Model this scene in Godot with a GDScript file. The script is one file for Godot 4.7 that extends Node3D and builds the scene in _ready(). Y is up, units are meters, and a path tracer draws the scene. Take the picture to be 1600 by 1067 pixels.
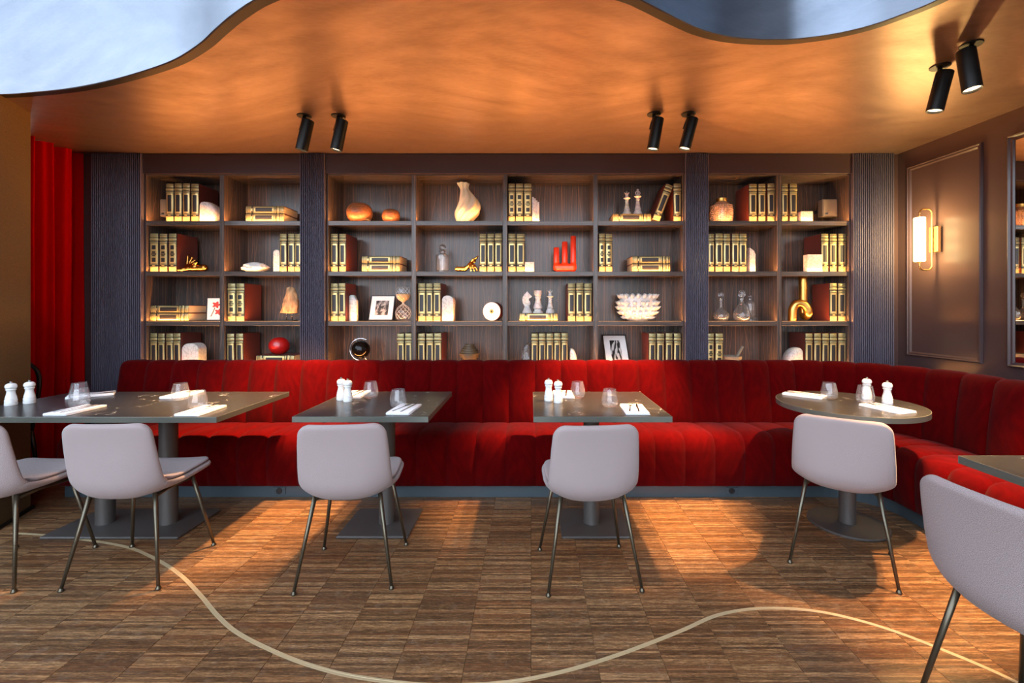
extends Node3D
# A restaurant corner: red channelled banquette in front of lit bookcases, tables set for lunch.
# Metres; y up. The camera looks straight along -z; "d" below is distance in front of it.
const F := 700.0
const CX := 830.0
const CY := 480.0
const EYE := 1.34
const CEIL := 2.63
const DB := 3.78          # front plane of the bookcases
const SHELF_PX := [345.0, 424.0, 502.0, 581.0]

var M := {}
var taken := {}
var rng := RandomNumberGenerator.new()

# ------------------------------------------------------------------ helpers: points and nodes
func P(x: float, y: float, d: float) -> Vector3:
	return Vector3((x - CX) * d / F, EYE - (y - CY) * d / F, -d)

func numbered(called: String) -> String:
	var n: int = taken.get(called, 0)
	taken[called] = n + 1
	return called if n == 0 else "%s_%03d" % [called, n]

func tag(o: Node, label: String, category: String, group := "", kind := ""):
	o.set_meta("label", label)
	if category: o.set_meta("category", category)
	if group: o.set_meta("group", group)
	if kind: o.set_meta("kind", kind)
	return o

func thing(called: String, label: String, category: String, at := Vector3.ZERO, turn := 0.0, group := "") -> Node3D:
	var o := Node3D.new()
	o.name = numbered(called)
	add_child(o)
	o.position = at
	o.rotation.y = turn
	tag(o, label, category, group)
	return o

func copy_of(src: Node3D, label: String, at: Vector3, turn := 0.0, group := "") -> Node3D:
	var base := src.name.left(src.name.length() - 4) if src.name.right(4).begins_with("_") else String(src.name)
	var o: Node3D = src.duplicate()
	o.name = numbered(base)
	add_child(o)
	o.position = at
	o.rotation = Vector3(0, turn, 0)
	o.scale = Vector3.ONE
	o.set_meta("label", label)
	if group: o.set_meta("group", group)
	return o

func part(called: String, mesh: Mesh, m: Material, parent: Node, at := Vector3.ZERO) -> MeshInstance3D:
	var o := MeshInstance3D.new()
	o.name = called
	o.mesh = mesh
	o.material_override = null
	o.set_surface_override_material(0, m)
	parent.add_child(o, true)
	o.position = at
	return o

func solo(called: String, mesh: Mesh, m: Material, label: String, category: String, at := Vector3.ZERO, turn := 0.0, group := "") -> MeshInstance3D:
	var o := part(numbered(called), mesh, m, self, at)
	o.rotation.y = turn
	tag(o, label, category, group)
	return o

func struct_(called: String, mesh: Mesh, m: Material, label: String, at := Vector3.ZERO) -> MeshInstance3D:
	var o := part(called, mesh, m, self, at)
	tag(o, label, "", "", "structure")
	return o

# ------------------------------------------------------------------ helpers: meshes
func ST() -> SurfaceTool:
	var st := SurfaceTool.new()
	st.begin(Mesh.PRIMITIVE_TRIANGLES)
	st.set_smooth_group(0)
	return st

func done(st: SurfaceTool) -> ArrayMesh:
	st.generate_normals()
	st.index()
	return st.commit()

func quad(st: SurfaceTool, a: Vector3, b: Vector3, c: Vector3, d: Vector3, ua := Vector2.ZERO, ub := Vector2.ZERO, uc := Vector2.ZERO, ud := Vector2.ZERO) -> void:
	# a b c d run counter-clockwise seen from outside
	if not (a.is_equal_approx(b) or b.is_equal_approx(c) or c.is_equal_approx(a)):
		st.set_uv(ua); st.add_vertex(a); st.set_uv(uc); st.add_vertex(c); st.set_uv(ub); st.add_vertex(b)
	if not (a.is_equal_approx(c) or c.is_equal_approx(d) or d.is_equal_approx(a)):
		st.set_uv(ua); st.add_vertex(a); st.set_uv(ud); st.add_vertex(d); st.set_uv(uc); st.add_vertex(c)

func quad_out(st: SurfaceTool, p: Array, centre: Vector3) -> void:
	var n: Vector3 = (p[1] - p[0]).cross(p[p.size() - 1] - p[0])
	var mid := Vector3.ZERO
	for v in p: mid += v
	mid /= p.size()
	if n.dot(mid - centre) < 0: p.reverse()
	if p.size() == 3: quad(st, p[0], p[1], p[2], p[0])
	else: quad(st, p[0], p[1], p[2], p[3])

func cbox(st: SurfaceTool, c: Vector3, size: Vector3, ch := 0.002, xf := Transform3D()) -> void:
	# box with chamfered edges, flat shaded
	st.set_smooth_group(-1)
	var h := size / 2
	ch = minf(ch, minf(h.x, minf(h.y, h.z)) * 0.9)
	var centre := xf * c
	for a in 3:
		var u := (a + 1) % 3
		var v := (a + 2) % 3
		for s in [-1, 1]:
			var q := []
			for k in [[-1, -1], [1, -1], [1, 1], [-1, 1]]:
				var p := Vector3.ZERO
				p[a] = h[a] * s; p[u] = (h[u] - ch) * k[0]; p[v] = (h[v] - ch) * k[1]
				q.append(xf * (p + c))
			quad_out(st, q, centre)
	if ch > 0.0:
		for a in 3:
			var u := (a + 1) % 3
			var v := (a + 2) % 3
			for su in [-1, 1]:
				for sv in [-1, 1]:
					var q := []
					for k in [[-1, 0], [1, 0], [1, 1], [-1, 1]]:
						var p := Vector3.ZERO
						p[a] = (h[a] - ch) * k[0]
						p[u] = (h[u] - (ch if k[1] else 0.0)) * su
						p[v] = (h[v] - (0.0 if k[1] else ch)) * sv
						q.append(xf * (p + c))
					quad_out(st, q, centre)
		for sx in [-1, 1]:
			for sy in [-1, 1]:
				for sz in [-1, 1]:
					var g := Vector3(sx, sy, sz)
					var q := []
					for a in 3:
						var p := Vector3.ZERO
						for b in 3: p[b] = g[b] * (h[b] - (0.0 if a == b else ch))
						q.append(xf * (p + c))
					quad_out(st, q, centre)
	st.set_smooth_group(0)

func box_mesh(size: Vector3, ch := 0.002, c := Vector3.ZERO) -> ArrayMesh:
	var st := ST()
	cbox(st, c, size, ch)
	return done(st)

func span(lo: Vector3, hi: Vector3, ch := 0.0) -> ArrayMesh:
	return box_mesh((hi - lo).abs(), ch, (lo + hi) / 2)

func grid(st: SurfaceTool, rows: Array, closed := false, uvs := true) -> void:
	# outside = d(row) x d(column)
	var n := rows.size()
	for i in n - 1:
		var w: int = rows[i].size()
		for j in (w if closed else w - 1):
			var k := (j + 1) % w
			var u0 := float(j) / w
			var u1 := float(j + 1) / w
			var v0 := float(i) / n
			var v1 := float(i + 1) / n
			quad(st, rows[i][j], rows[i + 1][j], rows[i + 1][k], rows[i][k], Vector2(u0, v0), Vector2(u0, v1), Vector2(u1, v1), Vector2(u1, v0))

func lathe(st: SurfaceTool, prof: Array, seg := 24, xf := Transform3D(), warp = null) -> void:
	var rows := []
	for p in prof:
		var row := []
		for j in seg:
			var a := TAU * j / seg
			var r: float = p[0]
			var y: float = p[1]
			var v := Vector3(r * cos(a), y, r * sin(a))
			if warp != null: v = warp.call(v, a, r, y)
			row.append(xf * v)
		rows.append(row)
	# a crease wherever the outline turns sharply
	var g := 0
	for i in rows.size() - 1:
		if i > 0:
			var a := Vector2(prof[i][0] - prof[i - 1][0], prof[i][1] - prof[i - 1][1])
			var b := Vector2(prof[i + 1][0] - prof[i][0], prof[i + 1][1] - prof[i][1])
			if a.length() > 1e-5 and b.length() > 1e-5 and absf(a.angle_to(b)) > 0.6: g += 1
		st.set_smooth_group(g)
		grid(st, [rows[i], rows[i + 1]], true)
	st.set_smooth_group(0)

func lathe_mesh(prof: Array, seg := 24, warp = null) -> ArrayMesh:
	var st := ST()
	lathe(st, prof, seg, Transform3D(), warp)
	return done(st)

func smooth_profile(keys: Array, steps := 5) -> Array:
	# Catmull-Rom through (r, y) keys
	var out := []
	for i in keys.size() - 1:
		var p0 = Vector2(keys[maxi(i - 1, 0)][0], keys[maxi(i - 1, 0)][1])
		var p1 = Vector2(keys[i][0], keys[i][1])
		var p2 = Vector2(keys[i + 1][0], keys[i + 1][1])
		var p3 = Vector2(keys[mini(i + 2, keys.size() - 1)][0], keys[mini(i + 2, keys.size() - 1)][1])
		for k in steps:
			var q: Vector2 = p1.cubic_interpolate(p2, p0, p3, float(k) / steps)
			out.append([maxf(q.x, 0.0), clampf(q.y, minf(p1.y, p2.y), maxf(p1.y, p2.y))])
	out.append(keys[-1])
	return out

func curve3(keys: Array, steps := 6) -> Array:
	var out := []
	for i in keys.size() - 1:
		var p0: Vector3 = keys[maxi(i - 1, 0)]
		var p1: Vector3 = keys[i]
		var p2: Vector3 = keys[i + 1]
		var p3: Vector3 = keys[mini(i + 2, keys.size() - 1)]
		for k in steps: out.append(p1.cubic_interpolate(p2, p0, p3, float(k) / steps))
	out.append(keys[-1])
	return out

func tube(st: SurfaceTool, path: Array, r0: float, r1 := -1.0, seg := 10, caps := true) -> void:
	if r1 < 0: r1 = r0
	var rows := []
	var n := path.size()
	var t0: Vector3 = (path[1] - path[0]).normalized()
	var nn: Vector3 = t0.cross(Vector3.UP if absf(t0.y) < 0.9 else Vector3.RIGHT).normalized()
	for i in n:
		var t: Vector3 = (path[mini(i + 1, n - 1)] - path[maxi(i - 1, 0)]).normalized()
		nn = (nn - t * nn.dot(t)).normalized()
		var b: Vector3 = t.cross(nn)
		var r := lerpf(r0, r1, float(i) / (n - 1))
		var row := []
		for j in seg:
			var a := TAU * j / seg
			row.append(path[i] + (nn * cos(a) - b * sin(a)) * r)
		rows.append(row)
	if caps:
		var c0 := []
		var c1 := []
		for j in seg:
			c0.append(path[0]); c1.append(path[n - 1])
		rows.push_front(c0)
		rows.append(c1)
	grid(st, rows, true)

func tube_mesh(path: Array, r0: float, r1 := -1.0, seg := 10, caps := true) -> ArrayMesh:
	var st := ST()
	tube(st, path, r0, r1, seg, caps)
	return done(st)

func prism(st: SurfaceTool, poly: PackedVector2Array, z0: float, z1: float, xf := Transform3D(), smooth_sides := false) -> void:
	# polygon in xy, extruded from z0 (back) to z1 (front, +z)
	if Geometry2D.is_polygon_clockwise(poly): poly.reverse()
	var tri := Geometry2D.triangulate_polygon(poly)
	st.set_smooth_group(-1)
	for i in range(0, tri.size(), 3):
		var a := poly[tri[i]]; var b := poly[tri[i + 1]]; var c := poly[tri[i + 2]]
		if (b - a).cross(c - a) < 0:
			var t := b; b = c; c = t
		quad(st, xf * Vector3(a.x, a.y, z1), xf * Vector3(b.x, b.y, z1), xf * Vector3(c.x, c.y, z1), xf * Vector3(a.x, a.y, z1), a, b, c, a)
		quad(st, xf * Vector3(a.x, a.y, z0), xf * Vector3(c.x, c.y, z0), xf * Vector3(b.x, b.y, z0), xf * Vector3(a.x, a.y, z0), a, c, b, a)
	if smooth_sides: st.set_smooth_group(1)
	for i in poly.size():
		var a := poly[i]; var b := poly[(i + 1) % poly.size()]
		quad(st, xf * Vector3(a.x, a.y, z0), xf * Vector3(b.x, b.y, z0), xf * Vector3(b.x, b.y, z1), xf * Vector3(a.x, a.y, z1))
	st.set_smooth_group(0)

func flat_to_floor() -> Transform3D:
	# polygon (x, d) laid level: x -> x, d -> -z, extrusion -> up
	return Transform3D(Basis(Vector3(1, 0, 0), Vector3(0, 0, -1), Vector3(0, 1, 0)), Vector3.ZERO)

func nets(f: Callable, lo: Vector3, hi: Vector3, cell: float) -> ArrayMesh:
	# surface nets of the zero set of f
	var nx := int(ceil((hi.x - lo.x) / cell)) + 1
	var ny := int(ceil((hi.y - lo.y) / cell)) + 1
	var nz := int(ceil((hi.z - lo.z) / cell)) + 1
	var val := PackedFloat32Array()
	val.resize(nx * ny * nz)
	for k in nz: for j in ny: for i in nx:
		val[(k * ny + j) * nx + i] = f.call(lo + Vector3(i, j, k) * cell)
	var vert := {}
	for k in nz - 1: for j in ny - 1: for i in nx - 1:
		var sum := Vector3.ZERO
		var hits := 0
		var corner := []
		for c in 8:
			corner.append(val[((k + (c >> 2)) * ny + j + ((c >> 1) & 1)) * nx + i + (c & 1)])
		for e in [[0, 1], [2, 3], [4, 5], [6, 7], [0, 2], [1, 3], [4, 6], [5, 7], [0, 4], [1, 5], [2, 6], [3, 7]]:
			var a: float = corner[e[0]]; var b: float = corner[e[1]]
			if (a < 0) != (b < 0):
				var t := a / (a - b)
				var pa := Vector3(e[0] & 1, (e[0] >> 1) & 1, e[0] >> 2)
				var pb := Vector3(e[1] & 1, (e[1] >> 1) & 1, e[1] >> 2)
				sum += pa.lerp(pb, t); hits += 1
		if hits: vert[Vector3i(i, j, k)] = lo + (Vector3(i, j, k) + sum / hits) * cell
	var st := ST()
	for k in range(1, nz - 1): for j in range(1, ny - 1): for i in range(1, nx - 1):
		var a := val[(k * ny + j) * nx + i]
		for ax in 3:
			var nb := [(k * ny + j) * nx + i + 1, (k * ny + j + 1) * nx + i, ((k + 1) * ny + j) * nx + i]
			var b := val[nb[ax]]
			if (a < 0) == (b < 0): continue
			var u := Vector3i.ZERO; var v := Vector3i.ZERO
			u[(ax + 1) % 3] = 1; v[(ax + 2) % 3] = 1
			var o := Vector3i(i, j, k)
			var q := [o - u - v, o - v, o, o - u]
			var ok := true
			for w in q: ok = ok and vert.has(w)
			if not ok: continue
			if a < 0: quad(st, vert[q[0]], vert[q[1]], vert[q[2]], vert[q[3]])
			else: quad(st, vert[q[3]], vert[q[2]], vert[q[1]], vert[q[0]])
	return done(st)

func capsules(bones: Array, blend: float) -> Callable:
	# bones: [a, b, ra, rb]; smooth union of tapered capsules
	return func(p: Vector3) -> float:
		var s := 0.0
		for b in bones:
			var ab: Vector3 = b[1] - b[0]
			var t := clampf((p - b[0]).dot(ab) / ab.length_squared(), 0, 1)
			var dd: float = (p - b[0] - ab * t).length() - lerpf(b[2], b[3], t)
			s += exp(-dd / blend)
		return -blend * log(maxf(s, 1e-30))

# ------------------------------------------------------------------ helpers: materials and textures
func mat(called: String, c: Color, rough := 0.6, metal := 0.0) -> StandardMaterial3D:
	var m := StandardMaterial3D.new()
	m.resource_name = called
	m.albedo_color = c
	m.roughness = rough
	m.metallic = metal
	M[called] = m
	return m

func texture(w: int, h: int, f: Callable) -> ImageTexture:
	var im := Image.create(w, h, false, Image.FORMAT_RGB8)
	for y in h:
		for x in w:
			im.set_pixel(x, y, f.call(x, y))
	return ImageTexture.create_from_image(im)

func noise(s: int, freq: float, oct := 4, kind := FastNoiseLite.TYPE_SIMPLEX_SMOOTH) -> FastNoiseLite:
	var n := FastNoiseLite.new()
	n.seed = s
	n.frequency = freq
	n.noise_type = kind
	n.fractal_octaves = oct
	return n

func tri(m: StandardMaterial3D, scale: Vector3, world := true) -> void:
	m.uv1_triplanar = true
	m.uv1_world_triplanar = world
	m.uv1_scale = scale
	m.uv1_triplanar_sharpness = 8.0

func wrapn(n: FastNoiseLite, x: float, y: float, w: float, h: float, sx: float, sy: float) -> float:
	# tiling noise: sampled on two circles
	var a := TAU * x / w
	var b := TAU * y / h
	return n.get_noise_3d(cos(a) * sx + cos(b) * sy * 0.7, sin(a) * sx + sin(b) * sy * 0.7, cos(b + 1.0) * sy * 0.7 + sin(a + 2.0) * sx * 0.3)

func materials() -> void:
	# dark ebony veneer: vertical and lengthwise grain
	var n1 := noise(3, 1.0, 3); var n2 := noise(4, 1.0, 2)
	var ebony := func(u: float, v: float) -> Color:
		var bend := 0.02 * sin(TAU * v + 5.0 * n2.get_noise_2d(u * 6.0, 0.0)) * sin(TAU * u * 3.0)
		var x := u + bend * 0.35
		var a := n1.get_noise_2d(cos(TAU * x) * 14.0, sin(TAU * x) * 14.0 + sin(TAU * v) * 0.10)
		var b := n1.get_noise_2d(cos(TAU * x) * 40.0 + 50.0, sin(TAU * x) * 40.0 + sin(TAU * v) * 0.3)
		var vein := smoothstep(0.26, 0.5, a) * 0.5 + smoothstep(0.36, 0.52, b) * 0.6
		# a few broad pale streaks that wander
		var w := fposmod(u * 9.0 + 0.35 * sin(TAU * v * 1.0 + floor(u * 9.0) * 2.1) + 0.12 * sin(TAU * v * 3.0 + floor(u * 9.0)), 1.0)
		vein += (1.0 - smoothstep(0.0, 0.035, absf(w - 0.5))) * 0.6
		var c := Color(0.25, 0.225, 0.215).lerp(Color(0.37, 0.335, 0.32), clampf(0.5 + b, 0, 1))
		return c.lerp(Color(0.66, 0.46, 0.34), clampf(vein, 0, 0.8))
	var tv := texture(512, 256, func(x, y): return ebony.call(x / 512.0, y / 256.0))
	var th := texture(256, 512, func(x, y): return ebony.call(y / 512.0, x / 256.0))
	var m := mat("ebony_upright", Color.WHITE, 0.23)
	m.albedo_texture = tv; tri(m, Vector3(1.05, 0.45, 1.05))
	m = mat("ebony_level", Color.WHITE, 0.23)
	m.albedo_texture = th; tri(m, Vector3(0.45, 1.6, 1.6))
	# plum lacquer of the fluting, frieze and wall panels
	m = mat("fluting_paint", Color(0.37, 0.35, 0.41), 0.30)
	m.metallic = 0.25
	mat("plum_paint", Color(0.275, 0.215, 0.22), 0.22)
	# copper leaf ceiling: brushed, mottled patches
	var c1 := noise(11, 1.0, 5); var c2 := noise(12, 1.0, 3)
	var cop := func(x, y):
		var u: float = x / 1024.0 * TAU; var v: float = y / 1024.0 * TAU
		var a := c1.get_noise_3d(cos(u) * 1.1 + cos(v) * 2.4, sin(u) * 1.1 + sin(v) * 2.4, cos(v) * 1.0 + sin(u) * 0.5)
		var b := c2.get_noise_3d(cos(u) * 7.0, sin(u) * 7.0 + cos(v) * 22.0, sin(v) * 22.0)
		return clampf(0.5 + a * 0.5 + b * 0.16, 0, 1)
	m = mat("copper_leaf", Color.WHITE, 1.0, 0.8)
	m.albedo_texture = texture(1024, 1024, func(x, y): return Color(0.55, 0.445, 0.39).lerp(Color(0.70, 0.58, 0.515), cop.call(x, y)))
	m.roughness_texture = texture(512, 512, func(x, y):
		var g: float = 0.27 + 0.20 * (1.0 - cop.call(x * 2.0, y * 2.0))
		return Color(g, g, g))
	m.roughness_texture_channel = BaseMaterial3D.TEXTURE_CHANNEL_RED
	tri(m, Vector3(0.42, 0.42, 0.42))
	# brushed steel-blue fascia
	m = mat("fascia_metal", Color.WHITE, 0.30, 0.95)
	m.albedo_texture = texture(512, 512, func(x, y):
		var g: float = cop.call(x * 2.0, y * 2.0)
		return Color(0.40, 0.425, 0.465).lerp(Color(0.48, 0.50, 0.54), g))
	tri(m, Vector3(0.5, 0.5, 0.5))
	mat("fascia_lip", Color(0.05, 0.045, 0.055), 0.4)
	# bronze cloth-like metal on the pillar
	var w1 := noise(21, 0.6, 2)
	m = mat("pillar_bronze", Color.WHITE, 0.45, 0.15)
	m.albedo_texture = texture(256, 256, func(x, y):
		var g: float = 0.5 + 0.5 * w1.get_noise_2d(x * 0.35, y * 3.0) + 0.35 * w1.get_noise_2d(x * 3.0 + 900.0, y * 0.35)
		return Color(0.40, 0.325, 0.20).lerp(Color(0.53, 0.435, 0.285), clampf(g, 0, 1)))
	tri(m, Vector3(1.6, 1.6, 1.6))
	# oak on edge: lamellae 10 mm wide, 250 mm long, four by four blocks a sheet
	var f1 := noise(31, 1.0, 3); var f2 := noise(32, 1.0, 2); var f3 := noise(33, 0.012, 3)
	var lam := []
	rng.seed = 77
	for i in 96 * 4:
		lam.append([rng.randf(), rng.randf(), rng.randf()])
	var scratch := {}
	for s in 150:
		var q := Vector2(rng.randf() * 1024, rng.randf() * 1024)
		var ang := rng.randf() * TAU
		var len_ := rng.randf_range(8, 46)
		var bendr := rng.randf_range(-0.03, 0.03)
		for k in int(len_):
			ang += bendr
			q += Vector2(cos(ang), sin(ang))
			scratch[Vector2i(int(q.x) & 1023, int(q.y) & 1023)] = rng.randf_range(0.25, 0.7)
	var parquet := func(x, y):
		var row := int(y / 10.667)
		var col := int(x / 256)
		var l = lam[(row % 96) * 4 + col]
		var g := f1.get_noise_2d(x * 0.012 + l[1] * 90.0, y * 0.22 + l[2] * 50.0)
		var fine := f2.get_noise_2d(x * 0.05 + 300.0, y * 0.9)
		var t := clampf(0.18 + 0.44 * l[0] + 0.38 * g + 0.26 * fine, 0, 1)
		var c := Color(0.27, 0.185, 0.125).lerp(Color(0.60, 0.45, 0.30), clampf(t * 1.4, 0, 1)).lerp(Color(0.80, 0.63, 0.45), clampf(t * 2.0 - 1.1, 0, 1))
		if l[1] > 0.82: c = c.lerp(Color(0.45, 0.28, 0.18), 0.4)
		if fmod(y, 10.667) < 1.0: c = c.darkened(0.30)
		var wear := smoothstep(0.25, 0.6, f3.get_noise_2d(x, y * 1.3))
		c = c.lerp(Color(0.64, 0.58, 0.51), wear * 0.15)
		if scratch.has(Vector2i(x, y)): c = c.lerp(Color(0.85, 0.80, 0.72), scratch[Vector2i(x, y)] * 0.7)
		return c
	var par := texture(1024, 1024, parquet)
	var par_r := texture(512, 512, func(x, y):
		var r: float = 0.33 + 0.14 * smoothstep(-0.2, 0.6, f3.get_noise_2d(x * 2.0, y * 2.6)) + 0.06 * f2.get_noise_2d(x * 0.1, y * 1.8)
		return Color(r, r, r))
	for k in 4:
		m = mat("parquet_%d" % k, [Color(1, 1, 1), Color(0.97, 0.96, 0.95), Color(1, 0.985, 0.96), Color(0.98, 0.95, 0.92)][k], 1.0)
		m.albedo_texture = par
		m.roughness_texture = par_r
		m.roughness_texture_channel = BaseMaterial3D.TEXTURE_CHANNEL_RED
		m.heightmap_enabled = true
		m.heightmap_texture = par
		m.heightmap_scale = 0.05
	m = mat("parquet_far", Color.WHITE, 0.42)
	m.albedo_texture = par
	tri(m, Vector3(1, 1, 1))
	mat("floor_bed", Color(0.09, 0.065, 0.05), 0.8)
	mat("brass_inlay", Color(0.80, 0.715, 0.555), 0.34, 0.35)
	# dark veined stone tops
	var v1 := noise(41, 0.0026, 3); var v2 := noise(42, 0.006, 3); var v3 := noise(43, 0.03, 3)
	m = mat("vein_stone", Color.WHITE, 0.28)
	m.metallic_specular = 0.5
	m.albedo_texture = texture(1024, 1024, func(x, y):
		var wx: float = x + 60.0 * v2.get_noise_2d(x, y); var wy: float = y + 60.0 * v2.get_noise_2d(x + 700, y)
		var ridge := absf(v1.get_noise_2d(wx * 1.2, wy * 0.7))
		var gate := smoothstep(-0.02, 0.22, v2.get_noise_2d(x + 2000, y * 1.0 + 900))
		var vein := (1.0 - smoothstep(0.0, 0.011, ridge)) * gate
		var haze_ := (1.0 - smoothstep(0.0, 0.09, ridge)) * gate * 0.16
		var c := Color(0.165, 0.168, 0.172).lerp(Color(0.20, 0.20, 0.20), clampf(0.5 + v3.get_noise_2d(x, y), 0, 1))
		return c.lerp(Color(0.88, 0.87, 0.85), clampf(vein * 0.85 + haze_, 0, 1)))
	tri(m, Vector3(1.15, 1.15, 1.15))
	mat("table_edge", Color(0.43, 0.44, 0.405), 0.38, 0.45)
	mat("table_base", Color(0.335, 0.315, 0.30), 0.48, 0.25)
	# heathered mauve wool
	var wv := noise(51, 0.8, 1)
	m = mat("mauve_wool", Color.WHITE, 0.92)
	m.albedo_texture = texture(512, 512, func(x, y):
		var g := 0.5 + 0.9 * wv.get_noise_2d(x * 0.62, y * 0.36) + 0.55 * wv.get_noise_2d(x * 0.33 + 500.0, y * 0.62)
		if (x / 2 + y / 2) % 2 == 0: g -= 0.12
		return Color(0.50, 0.44, 0.435).lerp(Color(0.74, 0.675, 0.665), clampf(g, 0, 1)))
	tri(m, Vector3(2.5, 2.5, 2.5), false)
	m.rim_enabled = true; m.rim = 0.25; m.rim_tint = 0.6
	mat("bronze_leg", Color(0.40, 0.37, 0.31), 0.30, 0.85)
	# velvet, curtain
	var vv := noise(61, 0.02, 4)
	m = mat("red_velvet", Color.WHITE, 0.85)
	m.albedo_texture = texture(512, 512, func(x, y):
		var g := clampf(0.5 + 0.8 * wrapn(vv, x, y, 512, 512, 130, 70), 0, 1)
		return Color(0.45, 0.002, 0.018).lerp(Color(0.55, 0.006, 0.026), g))
	tri(m, Vector3(1.3, 1.3, 1.3))
	m.rim_enabled = true; m.rim = 0.22; m.rim_tint = 1.0; m.metallic_specular = 0.12
	m.albedo_color = Color(0.63, 0.59, 0.59)
	m = mat("red_curtain", Color(0.74, 0.012, 0.025), 0.8)
	m.metallic_specular = 0.15
	m.backlight_enabled = true; m.backlight = Color(0.55, 0.01, 0.02)
	mat("plinth_paint", Color(0.25, 0.295, 0.32), 0.40)
	mat("socket_plastic", Color(0.13, 0.13, 0.14), 0.4)
	# books
	m = mat("book_spine", Color(0.68, 0.62, 0.42), 0.36, 0.4)
	mat("book_gilt", Color(0.88, 0.78, 0.52), 0.32, 0.6)
	mat("book_panel", Color(0.17, 0.165, 0.17), 0.40)
	mat("book_band", Color(0.06, 0.05, 0.045), 0.45)
	mat("book_cover", Color(0.44, 0.20, 0.165), 0.48)
	mat("book_pages", Color(0.86, 0.79, 0.66), 0.8)
	# small things
	var s1 := noise(71, 0.02, 5)
	m = mat("alabaster", Color.WHITE, 0.35)
	m.albedo_texture = texture(256, 256, func(x, y):
		var a := absf(wrapn(s1, x, y, 256, 256, 45, 45))
		return Color(0.74, 0.71, 0.69).lerp(Color(0.88, 0.86, 0.84), smoothstep(0.0, 0.10, a)))
	tri(m, Vector3(4, 4, 4), false)
	m.subsurf_scatter_enabled = true; m.subsurf_scatter_strength = 0.25
	m = mat("porcelain", Color(0.86, 0.85, 0.83), 0.28)
	mat("white_lacquer", Color(0.93, 0.93, 0.92), 0.22)
	mat("linen", Color(0.95, 0.95, 0.96), 0.85)
	mat("steel", Color(0.62, 0.61, 0.60), 0.16, 1.0)
	mat("chrome", Color(0.88, 0.88, 0.90), 0.08, 1.0)
	mat("gold", Color(0.96, 0.74, 0.36), 0.20, 1.0)
	mat("satin_gold", Color(0.93, 0.72, 0.38), 0.30, 1.0)
	mat("antique_bronze", Color(0.72, 0.50, 0.24), 0.24, 1.0)
	mat("brass", Color(0.90, 0.74, 0.46), 0.25, 0.9)
	mat("black_metal", Color(0.075, 0.085, 0.085), 0.42, 0.3)
	mat("black_wood", Color(0.045, 0.042, 0.045), 0.35)
	mat("orange_glaze", Color(0.90, 0.23, 0.11), 0.22)
	m = mat("red_lacquer", Color(0.78, 0.045, 0.03), 0.08)
	m.clearcoat_enabled = true
	mat("grey_case", Color(0.42, 0.40, 0.37), 0.5)
	mat("globe_dark", Color(0.12, 0.10, 0.09), 0.12, 0.55)
	mat("sand", Color(0.86, 0.70, 0.48), 0.9)
	mat("stone_grey", Color(0.50, 0.46, 0.40), 0.75)
	m = mat("vase_cream", Color(0.93, 0.88, 0.76), 0.45)
	m.subsurf_scatter_enabled = true; m.subsurf_scatter_strength = 0.2
	m = mat("turned_wood", Color.WHITE, 0.38)
	m.albedo_texture = texture(256, 256, func(x, y):
		var g: float = 0.5 + 0.5 * sin((y + 26.0 * n1.get_noise_2d(x * 0.012, y * 0.008)) * 0.19 + 5.0 * n2.get_noise_2d(x * 0.01, y * 0.02))
		return Color(0.50, 0.30, 0.18).lerp(Color(0.63, 0.41, 0.26), clampf(g + 0.3 * n2.get_noise_2d(x * 0.05, y * 0.6), 0, 1)))
	tri(m, Vector3(5, 5, 5), false)
	m = mat("driftwood", Color.WHITE, 0.8)
	m.albedo_texture = texture(128, 128, func(x, y): return Color(0.62, 0.46, 0.32).lerp(Color(0.84, 0.67, 0.48), clampf(0.5 + 0.9 * s1.get_noise_2d(x * 3.0, y), 0, 1)))
	tri(m, Vector3(4, 4, 4), false)
	mat("ring_wood", Color(0.36, 0.29, 0.20), 0.5)
	m = mat("clear_glass", Color(1, 1, 1, 0.03), 0.02)
	m.refraction_enabled = true; m.refraction_scale = 0.045
	m = mat("tumbler_glass", Color(0.97, 0.98, 1.0, 0.03), 0.0)
	m.transparency = BaseMaterial3D.TRANSPARENCY_ALPHA
	m = mat("window_glass", Color(1, 1, 1, 0.02), 0.0)
	m.transparency = BaseMaterial3D.TRANSPARENCY_ALPHA
	m = mat("lattice_glass", Color(0.78, 0.62, 0.50), 0.14)
	m.metallic = 0.25
	m = mat("mirror_glass", Color(0.86, 0.84, 0.82), 0.015, 1.0)
	mat("hall_paint", Color(0.34, 0.30, 0.30), 0.7)
	mat("hall_ceiling", Color(0.62, 0.58, 0.55), 0.8)
	m = mat("led_glow", Color(1, 0.8, 0.55), 0.6)
	m.emission_enabled = true; m.emission = Color(1.0, 0.67, 0.36); m.emission_energy_multiplier = 4.0
	m = mat("sconce_glow", Color(1, 0.95, 0.85), 0.5)
	m.emission_enabled = true; m.emission = Color(1.0, 0.86, 0.62); m.emission_energy_multiplier = 7.0
	m = mat("spot_glow", Color(1, 0.93, 0.8), 0.5)
	m.emission_enabled = true; m.emission = Color(1.0, 0.86, 0.66); m.emission_energy_multiplier = 5.0
	# prints
	mat("mount_card", Color(0.93, 0.93, 0.92), 0.8)
	var pr := noise(81, 0.05, 3)
	m = mat("engraving_a", Color.WHITE, 0.6)
	m.albedo_texture = texture(96, 96, func(x, y):
		var g := pr.get_noise_2d(x * 0.5 + y * 0.35, y * 0.3 - x * 0.25) + 0.25 * sin((x + y * 0.6) * 0.9)
		return Color(0.14, 0.13, 0.13).lerp(Color(0.70, 0.68, 0.66), smoothstep(-0.25, 0.3, g)))
	m = mat("engraving_b", Color.WHITE, 0.6)
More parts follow.
